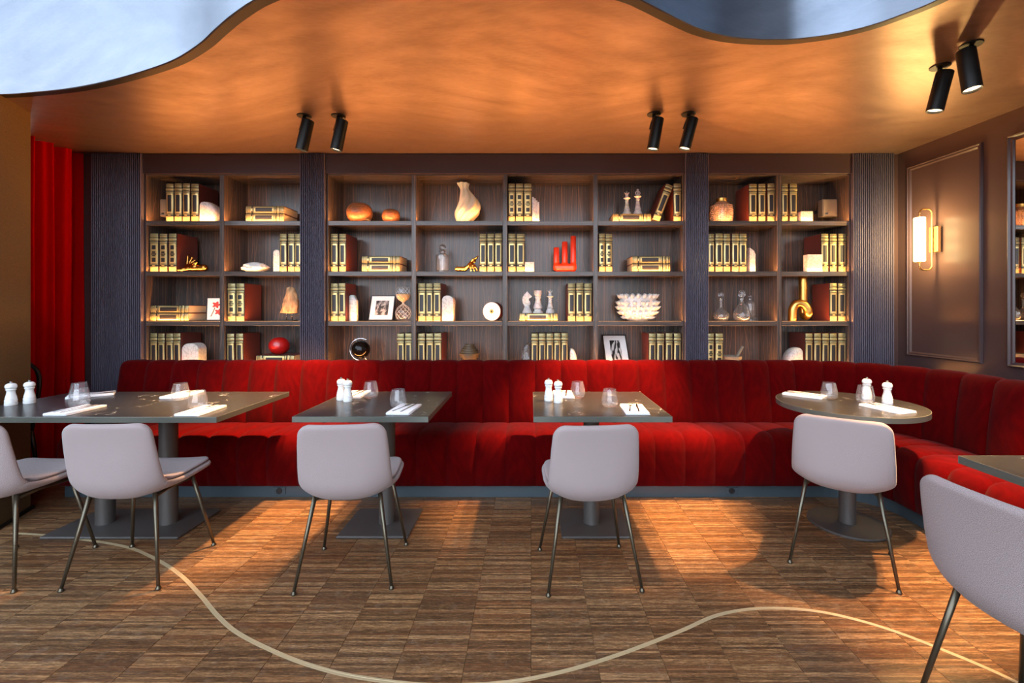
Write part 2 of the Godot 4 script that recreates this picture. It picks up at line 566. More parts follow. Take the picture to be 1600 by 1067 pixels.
	m.albedo_texture = texture(96, 96, func(x, y):
		var g := 1.4 * sin(x * 0.16 + y * 0.05 + 7.0 * pr.get_noise_2d(x * 0.25, y * 0.2))
		return Color(0.09, 0.09, 0.09).lerp(Color(0.80, 0.79, 0.77), smoothstep(0.5, -0.9, g)))
	m = mat("flower_print", Color.WHITE, 0.6)
	m.albedo_texture = texture(96, 144, func(x, y):
		var c := Color(0.95, 0.94, 0.93)
		if absf(x - (30 + (y - 60) * -0.12 + 8 * sin(y * 0.03))) < 2.6 and y > 60 and y < 124: c = Color(0.33, 0.24, 0.16)
		for fl in [[46, 42, 25], [60, 92, 24], [76, 62, 14]]:
			var dx: float = x - fl[0]; var dy: float = y - fl[1]
			var r := sqrt(dx * dx + dy * dy); var an := atan2(dy, dx)
			if r < fl[2] * (0.78 + 0.22 * cos(5.0 * an)): c = Color(0.55, 0.07, 0.07).lerp(Color(0.86, 0.32, 0.28), clampf(0.5 + 0.5 * sin(r * 0.75 + 3.0 * an), 0, 1))
		return c)

# ------------------------------------------------------------------ camera, sky, lights
func camera_and_light() -> void:
	var cam := Camera3D.new()
	cam.name = "camera"
	cam.projection = Camera3D.PROJECTION_FRUSTUM
	cam.near = 0.05
	cam.far = 60.0
	cam.size = 0.05 * 1067.0 / F
	cam.frustum_offset = Vector2((800.0 - CX) / F, (CY - 533.5) / F) * 0.05
	cam.position = Vector3(0, EYE, 0)
	add_child(cam)
	cam.current = true
	var e := Environment.new()
	e.background_mode = Environment.BG_SKY
	var sm := ProceduralSkyMaterial.new()
	sm.sky_top_color = Color(0.80, 0.88, 0.97)
	sm.sky_horizon_color = Color(0.97, 0.975, 1.0)
	sm.ground_bottom_color = Color(0.36, 0.36, 0.36)
	sm.ground_horizon_color = Color(0.52, 0.53, 0.54)
	sm.sky_energy_multiplier = 1.0
	sm.ground_energy_multiplier = 1.0
	var sky := Sky.new()
	sky.sky_material = sm
	e.sky = sky
	e.background_energy_multiplier = 5.4
	e.tonemap_mode = Environment.TONE_MAPPER_LINEAR
	e.tonemap_exposure = 1.12
	e.sdfgi_enabled = true
	e.ssao_enabled = true
	e.ssil_enabled = true
	var we := WorldEnvironment.new()
	we.name = "environment"
	we.environment = e
	add_child(we)

# ------------------------------------------------------------------ the setting
func rim_path() -> Array:
	# plan of the wavy edge of the copper ceiling, (x, d), from the curtain side to the panelled wall
	var k := [Vector2(-6.1, 2.80), Vector2(-4.2, 2.80), Vector2(-3.23, 2.753), Vector2(-3.0, 2.728), Vector2(-2.72, 2.68), Vector2(-2.41, 2.595), Vector2(-2.09, 2.48), Vector2(-1.824, 2.364), Vector2(-1.589, 2.224), Vector2(-1.432, 2.11), Vector2(-1.27, 1.998), Vector2(-1.08, 1.889),
		Vector2(-0.80, 1.79), Vector2(-0.36, 1.73), Vector2(0.08, 1.785), Vector2(0.363, 1.881), Vector2(0.47, 1.938), Vector2(0.6075, 2.025), Vector2(0.754, 2.11), Vector2(0.897, 2.165), Vector2(1.03, 2.19), Vector2(1.161, 2.197), Vector2(1.28, 2.19), Vector2(1.44, 2.15), Vector2(1.575, 2.08), Vector2(1.673, 1.985), Vector2(1.737, 1.90),
		Vector2(1.83, 1.72), Vector2(2.05, 1.50), Vector2(2.5, 1.36), Vector2(3.5, 1.32)]
	var out := []
	for i in k.size() - 1:
		for s in 4:
			out.append(k[i].cubic_interpolate(k[i + 1], k[maxi(i - 1, 0)], k[mini(i + 2, k.size() - 1)], s / 4.0))
	out.append(k[-1])
	return out

func offset_path(path: Array, by: float) -> Array:
	# to the camera side
	var out := []
	for i in path.size():
		var t: Vector2 = (path[mini(i + 1, path.size() - 1)] - path[maxi(i - 1, 0)]).normalized()
		out.append(path[i] + Vector2(t.y, -t.x) * by)
	return out

func wall_x(d: float) -> float:
	# the panelled wall leans a little off square
	return 3.085 + (3.85 - d) * 0.078

func structure() -> void:
	var level := flat_to_floor()
	# floor: bed, then parquet blocks where they show, the same parquet beyond
	var fl := struct_("floor", span(Vector3(-6.2, -0.25, 4.4), Vector3(3.7, -0.014, -4.3)), M.floor_bed, "worn brown oak parquet floor of narrow upright strips")
	var bw := 0.25
	var x_lo := -4.0
	var x_hi := 3.25
	var d_lo := 1.30
	var d_hi := 3.30
	var kinds := []
	for c in 16:
		var st := ST()
		st.set_smooth_group(-1)
		var h := bw / 2 - 0.0005
		var b := 0.0012
		var u0 := Vector2(c % 4, c / 4) * 0.25
		var uv := func(x, z): return u0 + Vector2((x + bw / 2) / bw * 0.25, (z + bw / 2) / bw * 0.25)
		# eased along the long joints; end to end the blocks lie tight
		var z := bw / 2
		var t := [Vector3(-h + b, 0, z), Vector3(h - b, 0, z), Vector3(h - b, 0, -z), Vector3(-h + b, 0, -z)]
		var o := [Vector3(-h, -b, z), Vector3(h, -b, z), Vector3(h, -b, -z), Vector3(-h, -b, -z)]
		var g := [Vector3(-h, -0.0138, z), Vector3(h, -0.0138, z), Vector3(h, -0.0138, -z), Vector3(-h, -0.0138, -z)]
		quad(st, t[0], t[1], t[2], t[3], uv.call(t[0].x, t[0].z), uv.call(t[1].x, t[1].z), uv.call(t[2].x, t[2].z), uv.call(t[3].x, t[3].z))
		for k in 4:
			var n := (k + 1) % 4
			var pa: Vector2 = uv.call(t[k].x, t[k].z)
			var pb: Vector2 = uv.call(t[n].x, t[n].z)
			quad(st, o[k], o[n], t[n], t[k], pa, pb, pb, pa)
			quad(st, g[k], g[n], o[n], o[k], pa, pb, pb, pa)
		kinds.append(done(st))
	rng.seed = 5
	for i in int((x_hi - x_lo) / bw):
		for j in int((d_hi - d_lo) / bw) + (1 if i % 2 else 2):
			var o := part("parquet_block", kinds[rng.randi() % 16], M["parquet_%d" % [0, 0, 1, 2, 3][rng.randi() % 5]], fl, Vector3(x_lo + (i + 0.5) * bw, 0, -(d_lo + (j + 0.5) * bw)))
			if rng.randf() < 0.5: o.rotation.y = PI
			o.position.z += 0.0 if i % 2 else 0.125
	for r in [[-6.2, x_lo, -4.4, d_hi], [x_hi, 3.7, -4.4, d_hi], [x_lo, x_hi, -4.4, d_lo], [-6.2, 3.7, d_hi, 4.3]]:
		part("parquet_field", span(Vector3(r[0], -0.014, -r[2]), Vector3(r[1], -0.001, -r[3])), M.parquet_far, fl)
	# brass line inlaid in the floor
	var px := [[20, 833], [70, 836], [130, 843], [200, 855], [250, 877], [285, 901], [315, 932], [340, 962], [370, 988], [420, 1014], [480, 1038], [560, 1058], [680, 1071], [790, 1066], [880, 1049], [960, 1025], [1020, 1003], [1070, 983], [1115, 963], [1160, 953], [1210, 950], [1270, 954], [1330, 966], [1400, 987], [1480, 1018], [1560, 1052], [1640, 1092]]
	var keys := []
	for q in px:
		var d: float = F * EYE / (q[1] - CY)
		keys.append(Vector3((q[0] - CX) * d / F, 0, -d))
	var line := curve3(keys, 6)
	var st := ST()
	var rows := []
	for i in line.size():
		var t: Vector3 = (line[mini(i + 1, line.size() - 1)] - line[maxi(i - 1, 0)]).normalized()
		var s := Vector3(-t.z, 0, t.x)
		var row := []
		for q in [[-0.0088, -0.001], [-0.0088, 0.0008], [-0.0018, 0.0008], [-0.0014, 0.0002], [0.0014, 0.0002], [0.0018, 0.0008], [0.0088, 0.0008], [0.0088, -0.001]]:
			row.append(line[i] + s * q[0] + Vector3(0, q[1], 0))
		rows.append(row)
	st.set_smooth_group(-1)
	grid(st, rows)
	struct_("trim_1", done(st), M.brass_inlay, "pale brass double line inlaid in the floor in a wave")
	# copper ceiling
	var rim := rim_path()
	var poly := PackedVector2Array()
	for q in rim: poly.append(q)
	for q in [Vector2(3.5, 4.3), Vector2(-6.1, 4.3)]: poly.append(q)
	st = ST()
	prism(st, poly, CEIL, CEIL + 0.05, level)
	struct_("ceiling", done(st), M.copper_leaf, "low mottled copper-leaf ceiling with a wavy front edge")
	var lip := offset_path(rim, 0.045)
	poly = PackedVector2Array()
	for q in rim: poly.append(q)
	for i in lip.size(): poly.append(lip[lip.size() - 1 - i])
	st = ST()
	prism(st, poly, CEIL - 0.004, CEIL + 0.03, level)
	struct_("trim_2", done(st), M.fascia_lip, "dark narrow lip between copper ceiling and metal fascia")
	var outer := offset_path(rim, 0.052)
	rows = []
	for h in [CEIL - 0.008, CEIL - 0.006, 8.0]:
		var row := []
		for i in rim.size():
			var q: Vector2 = lip[i] if h < CEIL - 0.007 else outer[i]
			row.append(Vector3(q.x, h, -q.y))
		rows.append(row)
	var back := []
	for i in rim.size(): back.append(Vector3(rim[i].x, 8.0, -rim[i].y))
	rows.append(back)
	for r in rows: r.reverse()
	st = ST()
	for i in 3:
		st.set_smooth_group(i)
		grid(st, [rows[i], rows[i + 1]])
	struct_("wall_fascia", done(st), M.fascia_metal, "tall curved fascia of brushed blue-grey metal above the ceiling edge")
	# walls round the alcove
	struct_("wall_back", span(Vector3(-4.3, 0, -4.12), Vector3(3.5, CEIL, -4.3)), M.plum_paint, "dark plum wall behind the bookcases")
	var wlf := struct_("wall_left", span(Vector3(-4.25, 0, -3.0), Vector3(-4.05, 1.0, -4.12)), M.plum_paint, "dark wall with a window behind the red curtain")
	part("pier", span(Vector3(-4.25, 1.0, -3.0), Vector3(-4.05, CEIL, -3.3)), M.plum_paint, wlf)
	part("pier", span(Vector3(-4.25, 1.0, -3.95), Vector3(-4.05, CEIL, -4.12)), M.plum_paint, wlf)
	window(0, Vector3(-4.15, 1.0, -3.95), Vector3(-4.15, CEIL, -3.3))
	# panelled wall: a leaning slab, thick
	poly = PackedVector2Array([Vector2(wall_x(4.12), 4.12), Vector2(wall_x(-4.2), -4.2), Vector2(wall_x(-4.2) + 0.2, -4.2), Vector2(wall_x(4.12) + 0.3, 4.12)])
	st = ST()
	prism(st, poly, 0, 8.0, level)
	var wr := struct_("wall_right", done(st), M.plum_paint, "plum panelled wall with raised moulding frames")
	for f in [[3.685, 3.115, 0.945, 2.49], [1.95, 1.2, 0.945, 2.49]]: moulding(wr, f[0], f[1], f[2], f[3], "moulding")
	# narrow return beside the curtain and frieze over the bookcases
	struct_("wall_return", span(Vector3(-4.05, 0, -3.77), Vector3(-3.66, CEIL, -4.12)), M.plum_paint, "plain plum wall strip between curtain and fluting")
	struct_("trim_3", span(Vector3(-3.70, 2.463, -3.765), Vector3(3.035, CEIL, -4.12), 0.002), M.plum_paint, "plain plum frieze above the bookcases")
	struct_("wall_corner", span(Vector3(3.037, 0, -3.775), Vector3(3.12, CEIL, -4.12)), M.plum_paint, "narrow plum strip between fluting and panelled wall")
	# fluted pilasters
	var flute := [[141, 220.5, "widest fluted plum panel beside the red curtain"], [467.5, 507.5, "narrow fluted plum pilaster beside the stone fragment on pins"], [1070.5, 1108, "narrow fluted plum pilaster beside the lattice jar"], [1333, 1398.5, "fluted plum panel in the corner by the wall lamp"]]
	var n := 4
	for f in flute:
		var d := 3.745
		var x0: float = (f[0] - CX) * d / F
		var x1: float = (f[1] - CX) * d / F
		var core := struct_("trim_%d" % n, span(Vector3(x0 + 0.004, 0, -d - 0.025), Vector3(x1 - 0.004, CEIL - 0.002, -4.12)), M.fluting_paint, f[2])
		n += 1
		var cnt := int(round((x1 - x0) / 0.0171))
		var pitch := (x1 - x0) / cnt
		st = ST()
		for i in cnt:
			var prow := []
			for y in [0.0, CEIL - 0.002]:
				var row := []
				for k in 7:
					var a := PI * k / 6.0
					row.append(Vector3(x0 + pitch * (i + 0.5) - signf(cos(a)) * pow(absf(cos(a)), 0.6) * pitch * 0.28, y, -d - 0.026 + pow(sin(a), 0.5) * 0.026))
				prow.append(row)
			prow.reverse()
			grid(st, prow)
		var fo := part("fluting", done(st), M.fluting_paint, core)
		fo.set_meta("kind", "stuff")
	# bronze pillar
	poly = PackedVector2Array([Vector2(-3.33, 2.98), Vector2(-3.21, 2.70), Vector2(-3.55, 2.66), Vector2(-3.9, 2.70), Vector2(-3.9, 2.98)])
	st = ST()
	prism(st, poly, 0, CEIL, level)
	struct_("column_1", done(st), M.pillar_bronze, "square pillar clad in bronze-toned woven metal")
	st = ST()
	prism(st, PackedVector2Array([Vector2(-3.317, 2.995), Vector2(-3.195, 2.69), Vector2(-3.56, 2.645), Vector2(-3.91, 2.69), Vector2(-3.91, 2.995)]), 0, 0.02, level)
	struct_("baseboard_pillar", done(st), M.black_metal, "thin black skirting round the bronze pillar")
	# the hall in front, where the daylight comes from
	var hc := struct_("ceiling_hall", span(Vector3(-6.3, 8.0, -2.9), Vector3(3.8, 8.2, 0.2)), M.hall_ceiling, "high pale ceiling of the hall with a glazed rooflight")
	part("bay", span(Vector3(-6.3, 8.0, 4.0), Vector3(3.8, 8.2, 4.5)), M.hall_ceiling, hc)
	part("bay", span(Vector3(-6.3, 8.0, 0.2), Vector3(-4.6, 8.2, 4.0)), M.hall_ceiling, hc)
	part("bay", span(Vector3(2.4, 8.0, 0.2), Vector3(3.8, 8.2, 4.0)), M.hall_ceiling, hc)
	var gz := ST()
	quad(gz, Vector3(-4.6, 8.1, 0.2), Vector3(2.4, 8.1, 0.2), Vector3(2.4, 8.1, 4.0), Vector3(-4.6, 8.1, 4.0))
	part("pane", done(gz), M.window_glass, hc)
	for i in 4: part("glazing_bar", span(Vector3(-4.6 + 1.4 * (i + 1) - 0.03, 8.03, 0.2), Vector3(-4.6 + 1.4 * (i + 1) + 0.03, 8.09, 4.0)), M.black_metal, hc)
	struct_("wall_side", span(Vector3(-6.3, 0, -2.82), Vector3(-4.05, 8.0, -3.0)), M.hall_paint, "dark hall wall beyond the bronze pillar")
	var wl := struct_("wall_window", span(Vector3(-6.3, 0, -3.0), Vector3(-6.1, 2.6, 4.4)), M.hall_paint, "hall wall under the high side windows")
	part("lintel", span(Vector3(-6.3, 7.7, -3.0), Vector3(-6.1, 8.0, 4.4)), M.hall_paint, wl)
	var wf := struct_("wall_front", span(Vector3(-6.3, 0, 4.2), Vector3(3.8, 0.35, 4.4)), M.hall_paint, "hall wall with tall windows facing the alcove")
	part("lintel", span(Vector3(-6.3, 7.7, 4.2), Vector3(3.8, 8.0, 4.4)), M.hall_paint, wf)
	part("solid_bay", span(Vector3(2.8, 0.35, 4.2), Vector3(3.8, 7.7, 4.4)), M.hall_paint, wf)
	n = 1
	for i in 5:
		window(n, Vector3(-6.2, 2.6, -2.94 + i * 1.46), Vector3(-6.2, 7.7, -2.94 + (i + 1) * 1.46)); n += 1
	for i in 5:
		window(n, Vector3(-6.05 + i * 1.77, 0.35, 4.3), Vector3(-6.05 + (i + 1) * 1.77, 7.7, 4.3)); n += 1

func window(n: int, lo: Vector3, hi: Vector3) -> void:
	var st := ST()
	var side := Vector3(0, 0, 1) if is_equal_approx(lo.x, hi.x) else Vector3(1, 0, 0)
	var thick := Vector3(0.07, 0.07, 0.07)
	var w := (hi - lo).dot(side)
	for k in [0.0, 1.0]:
		cbox(st, lo + side * (w * k + (0.035 if k == 0.0 else -0.035)) + Vector3(0, (hi.y - lo.y) / 2, 0), Vector3(0.07, hi.y - lo.y, 0.07), 0.004)
	for y in ([lo.y + 0.035, lo.y + 2.6, hi.y - 0.035] if n > 0 else [lo.y + 0.035, hi.y - 0.035]):
		cbox(st, Vector3(lo.x, y, lo.z) + side * w / 2, Vector3(0.06, 0.06, 0.06) + side.abs() * (w - 0.16), 0.004)
	var o := struct_("window_%d" % n, done(st), M.black_metal, "tall black-framed hall window number %d along the glazing" % n if n > 0 else "window hidden behind the red curtain")
	var g := ST()
	var a := lo + side * 0.07 + Vector3(0, 0.06, 0)
	var b := hi - side * 0.07 - Vector3(0, 0.06, 0)
	quad(g, a, Vector3(b.x, a.y, b.z), b, Vector3(a.x, b.y, a.z))
	part("pane", done(g), M.window_glass, o)

func moulding(parent: Node3D, d0: float, d1: float, y0: float, y1: float, called: String) -> void:
	# raised picture-frame moulding lying on the panelled wall, four mitred lengths
	var c := [Vector2(d0, y0), Vector2(d1, y0), Vector2(d1, y1), Vector2(d0, y1)]
	var prof := [[0.0, 0.0], [0.002, 0.012], [0.010, 0.016], [0.016, 0.010], [0.026, 0.010], [0.032, 0.004], [0.036, 0.0]]
	var mid := Vector2((d0 + d1) / 2, (y0 + y1) / 2)
	for i in 4:
		var rows := []
		for e in [c[i], c[(i + 1) % 4]]:
			var row := []
			for p in prof:
				var q := Vector2(e.x + signf(mid.x - e.x) * p[0], e.y + signf(mid.y - e.y) * p[0])
				row.append(Vector3(wall_x(q.x) - p[1] - 0.0005, q.y, -q.x))
			rows.append(row)
		var st := ST()
		st.set_smooth_group(-1)
		grid(st, rows)
		part(called, done(st), M.plum_paint, parent)

# ------------------------------------------------------------------ bookcases
func shelf_y(row: int) -> float:
	return EYE - (SHELF_PX[row] - CY) * DB / F

func rest_y(row: int) -> float:
	# what stands on a shelf clears its veneer by a hair
	return shelf_y(row) + 0.0008

func bookcases() -> void:
	var bays := [[221.0, 468.5, [346.5], "dark ebony bookcase of eight lit cells beside the wide fluting"], [508.0, 1071.0, [646.5, 789.0, 930.5], "wide dark ebony bookcase of sixteen lit cells"], [1107.0, 1333.0, [1218.0], "dark ebony bookcase of eight lit cells beside the wall lamp"]]
	var k := DB / F
	for b in bays:
		var bc := thing("bookcase", b[3], "bookcase", Vector3(((b[0] + b[1]) / 2 - CX) * k, 0, -DB), 0, "bookcases along the back wall")
		var ox: float = bc.position.x
		# the outer uprights stand against the fluted pilasters, whose edges lie a little nearer
		var x0: float = (b[0] - CX) * 3.745 / F - ox
		var x1: float = (b[1] - CX) * 3.745 / F - ox
		var depth := 0.315
		part("back_panel", span(Vector3(x0 + 0.001, 0.70, -depth), Vector3(x1 - 0.001, 2.465, -depth - 0.018)), M.ebony_upright, bc)
		part("side_panel", span(Vector3(x0 + 0.0005, 0.70, -0.002), Vector3(x0 + 0.008, 2.463, -depth), 0.001), M.ebony_upright, bc)
		part("side_panel", span(Vector3(x1 - 0.008, 0.70, -0.002), Vector3(x1 - 0.0005, 2.463, -depth), 0.001), M.ebony_upright, bc)
		part("top_panel", span(Vector3(x0 + 0.001, 2.455, -0.004), Vector3(x1 - 0.001, 2.462, -depth)), M.ebony_level, bc)
		var cuts := [x0 + 0.008]
		for c in b[2]:
			var x: float = (c - CX) * k - ox
			part("divider", span(Vector3(x - 0.019, 0.70, -0.001), Vector3(x + 0.019, 2.455, -depth), 0.0015), M.ebony_upright, bc)
			cuts.append(x - 0.019); cuts.append(x + 0.019)
		cuts.append(x1 - 0.008)
		for i in range(0, cuts.size(), 2):
			cells.append([ox + cuts[i], ox + cuts[i + 1]])
			for r in 4:
				var y := shelf_y(r)
				part("shelf", span(Vector3(cuts[i], y - 0.038, -0.003), Vector3(cuts[i + 1], y, -depth), 0.0015), M.ebony_level, bc)
				var w: float = cuts[i + 1] - cuts[i] - 0.02
				var cx: float = (cuts[i] + cuts[i + 1]) / 2
				part("led_strip", box_mesh(Vector3(w, 0.0016, 0.008), 0.0), M.led_glow, bc, Vector3(cx, y - 0.0005, -0.014))
				var l := AreaLight3D.new()
				l.name = "shelf_led_light"
				l.area_size = Vector2(w, 0.008)
				l.area_normalize_energy = true
				l.light_color = Color(1.0, 0.67, 0.37)
				l.light_energy = LED_E * w / 0.7
				l.shadow_enabled = true
				l.rotation.x = PI / 2
				bc.add_child(l, true)
				l.position = Vector3(cx, y + 0.0010, -0.014)

# ------------------------------------------------------------------ books
var book_a: Node3D
var book_b: Node3D
const BH := 0.322
const BW := 0.066
const BD := 0.235

func make_book(called: String, two: bool) -> Node3D:
	# stands on its tail, spine to +z, origin under the middle of the spine
	var o := thing(called, "", "book")
	var st := ST()
	for s in [-1, 1]: cbox(st, Vector3(s * (BW / 2 - 0.0018), BH / 2, -BD / 2 - 0.004), Vector3(0.0034, BH, BD), 0.0008)
	part("cover", done(st), M.book_cover, o)
	part("pages", box_mesh(Vector3(BW - 0.008, BH - 0.010, BD - 0.012), 0.0, Vector3(0, BH / 2, -BD / 2 - 0.002)), M.book_pages, o)
	# spine: rounded, with raised bands at head and tail
	var ys := [[0.0, 0.0], [0.003, 0.0], [0.03, 0.0], [0.034, 0.0022], [0.042, 0.0022], [0.046, 0.0], [0.060, 0.0], [0.062, 0.0016], [0.064, 0.0], [0.243, 0.0], [0.246, 0.0018], [0.250, 0.0018], [0.253, 0.0], [0.262, 0.0], [0.265, 0.0026], [0.280, 0.0026], [0.283, 0.0], [0.296, 0.0], [0.299, 0.0018], [0.304, 0.0018], [0.307, 0.0], [0.318, 0.0], [0.322, -0.002]]
	var rows := []
	for y in ys:
		var row := []
		for k in 9:
			var t := -1.0 + k / 4.0
			row.append(Vector3(t * BW / 2, y[0], 0.007 * (1.0 - t * t) + y[1] - 0.004))
		row.reverse()
		rows.append(row)
	st = ST()
	var lo := []
	for v in rows[0]: lo.append(v * Vector3(1, 1, 1) + Vector3(0, 0, 0) if false else Vector3(v.x, 0, -0.006))
	var hi := []
	for v in rows[-1]: hi.append(Vector3(v.x, BH, -0.006))
	rows.push_front(lo); rows.append(hi)
	grid(st, rows)
	part("spine", done(st), M.book_spine, o)
	# dark inset panels, gilt frame, black bands
	var bow := func(hw: float, y0: float, y1: float, lift: float) -> ArrayMesh:
		var s2 := ST()
		var rr := []
		for y in [y0, y1]:
			var row := []
			for k in 7:
				var x := lerpf(hw, -hw, k / 6.0)
				var t := x / (BW / 2)
				row.append(Vector3(x, y, 0.007 * (1.0 - t * t) - 0.004 + lift))
			rr.append(row)
		grid(s2, rr)
		return done(s2)
	part("gilt_frame", bow.call(0.0235, 0.068, 0.238, 0.0006), M.book_gilt, o)
	if two:
		for y in [[0.082, 0.116], [0.188, 0.222]]: part("title_panel", bow.call(0.0145, y[0], y[1], 0.0014), M.book_panel, o)
		for y in [[0.130, 0.138], [0.143, 0.153], [0.158, 0.170]]: part("ornament", bow.call(0.013 if y[0] != 0.143 else 0.019, y[0], y[1], 0.0014), M.book_band, o)
	else:
		part("title_panel", bow.call(0.0165, 0.082, 0.224, 0.0014), M.book_panel, o)
	for y in [[0.047, 0.057], [0.255, 0.261], [0.285, 0.2895]]: part("label_band", bow.call(0.0325, y[0], y[1], 0.0010), M.book_band, o)
	part("ornament", bow.call(0.011, 0.048, 0.056, 0.0018), M.book_gilt, o)
	# black tooling lines and dark hinges
	for y in [[0.010, 0.0122], [0.0655, 0.0675], [0.2385, 0.2410], [0.3085, 0.3102]]: part("tooling_line", bow.call(0.0318, y[0], y[1], 0.0009), M.book_band, o)
	for s in [-1, 1]: part("hinge", box_mesh(Vector3(0.0032, BH - 0.001, 0.007), 0.001, Vector3(s * (BW / 2 - 0.0016), BH / 2, -0.0045)), M.book_band, o)
	return o

var cells := []
var ordinals := ["next to", "second from", "third from", "fourth from", "fifth from"]
var first_used := {}

func book_copy(two: bool, label: String, at: Vector3, group: String) -> Node3D:
	var key := "b" if two else "a"
	var src: Node3D = book_b if two else book_a
	var o: Node3D
	if first_used.has(key):
		o = copy_of(src, label, at, 0.0, group)
	else:
		first_used[key] = true
		o = src
		o.position = at
		o.set_meta("label", label)
		o.set_meta("group", group)
	return o

func standing(row: int, edges: Array, two: bool, from_right: bool, anchor: String, e := 0.03, tilt := 0.0) -> void:
	# edges: left and right pixel of each spine in the photograph, on the shelf of that row
	var d := DB + e
	var n := edges.size()
	# keep the run between the uprights of its cell
	var lo: float = (edges[0][0] - CX) * d / F
	var hi: float = (edges[n - 1][1] - CX) * d / F
	var shift := 0.0
	for c in cells:
		if (lo + hi) / 2 > c[0] and (lo + hi) / 2 < c[1]:
			if lo < c[0] + 0.005: shift = c[0] + 0.005 - lo
			if hi > c[1] - 0.005: shift = c[1] - 0.005 - hi
	for i in n:
		var x0: float = (edges[i][0] - CX) * d / F + shift
		var x1: float = (edges[i][1] - CX) * d / F + shift
		var k := (n - 1 - i) if from_right else i
		var kind := "two-panel gilt volume" if two else "gilt-spined volume"
		var o := book_copy(two, "%s, %s %s" % [kind, ordinals[k], anchor], Vector3((x0 + x1) / 2, rest_y(row), -d + rng.randf_range(-0.006, 0.006)), "books standing %s" % anchor.replace("the ", "by the "))
		o.scale = Vector3(clampf((x1 - x0 - 0.0015) / BW, 0.75, 1.12), 1.0 + rng.randf_range(-0.006, 0.006), 1)
		o.rotation.z = tilt
		o.rotation.y = rng.randf_range(-0.012, 0.012)

func lying(row: int, x_left: float, n: int, labels: Array, turn := 0.0, e := 0.035) -> float:
	# spine towards the room, head to the right; returns the height of the top
	var d := DB + e
	var y := rest_y(row)
	for i in n:
		var o := book_copy(false, labels[i], Vector3.ZERO, "books lying flat on the shelves")
		o.basis = Basis(Vector3.UP, turn) * Basis(Vector3.BACK, -PI / 2)
		o.position = Vector3((x_left - CX) * d / F, y + BW / 2 + 0.0005, -d - i * 0.004)
		y += BW + 0.0012
	return y

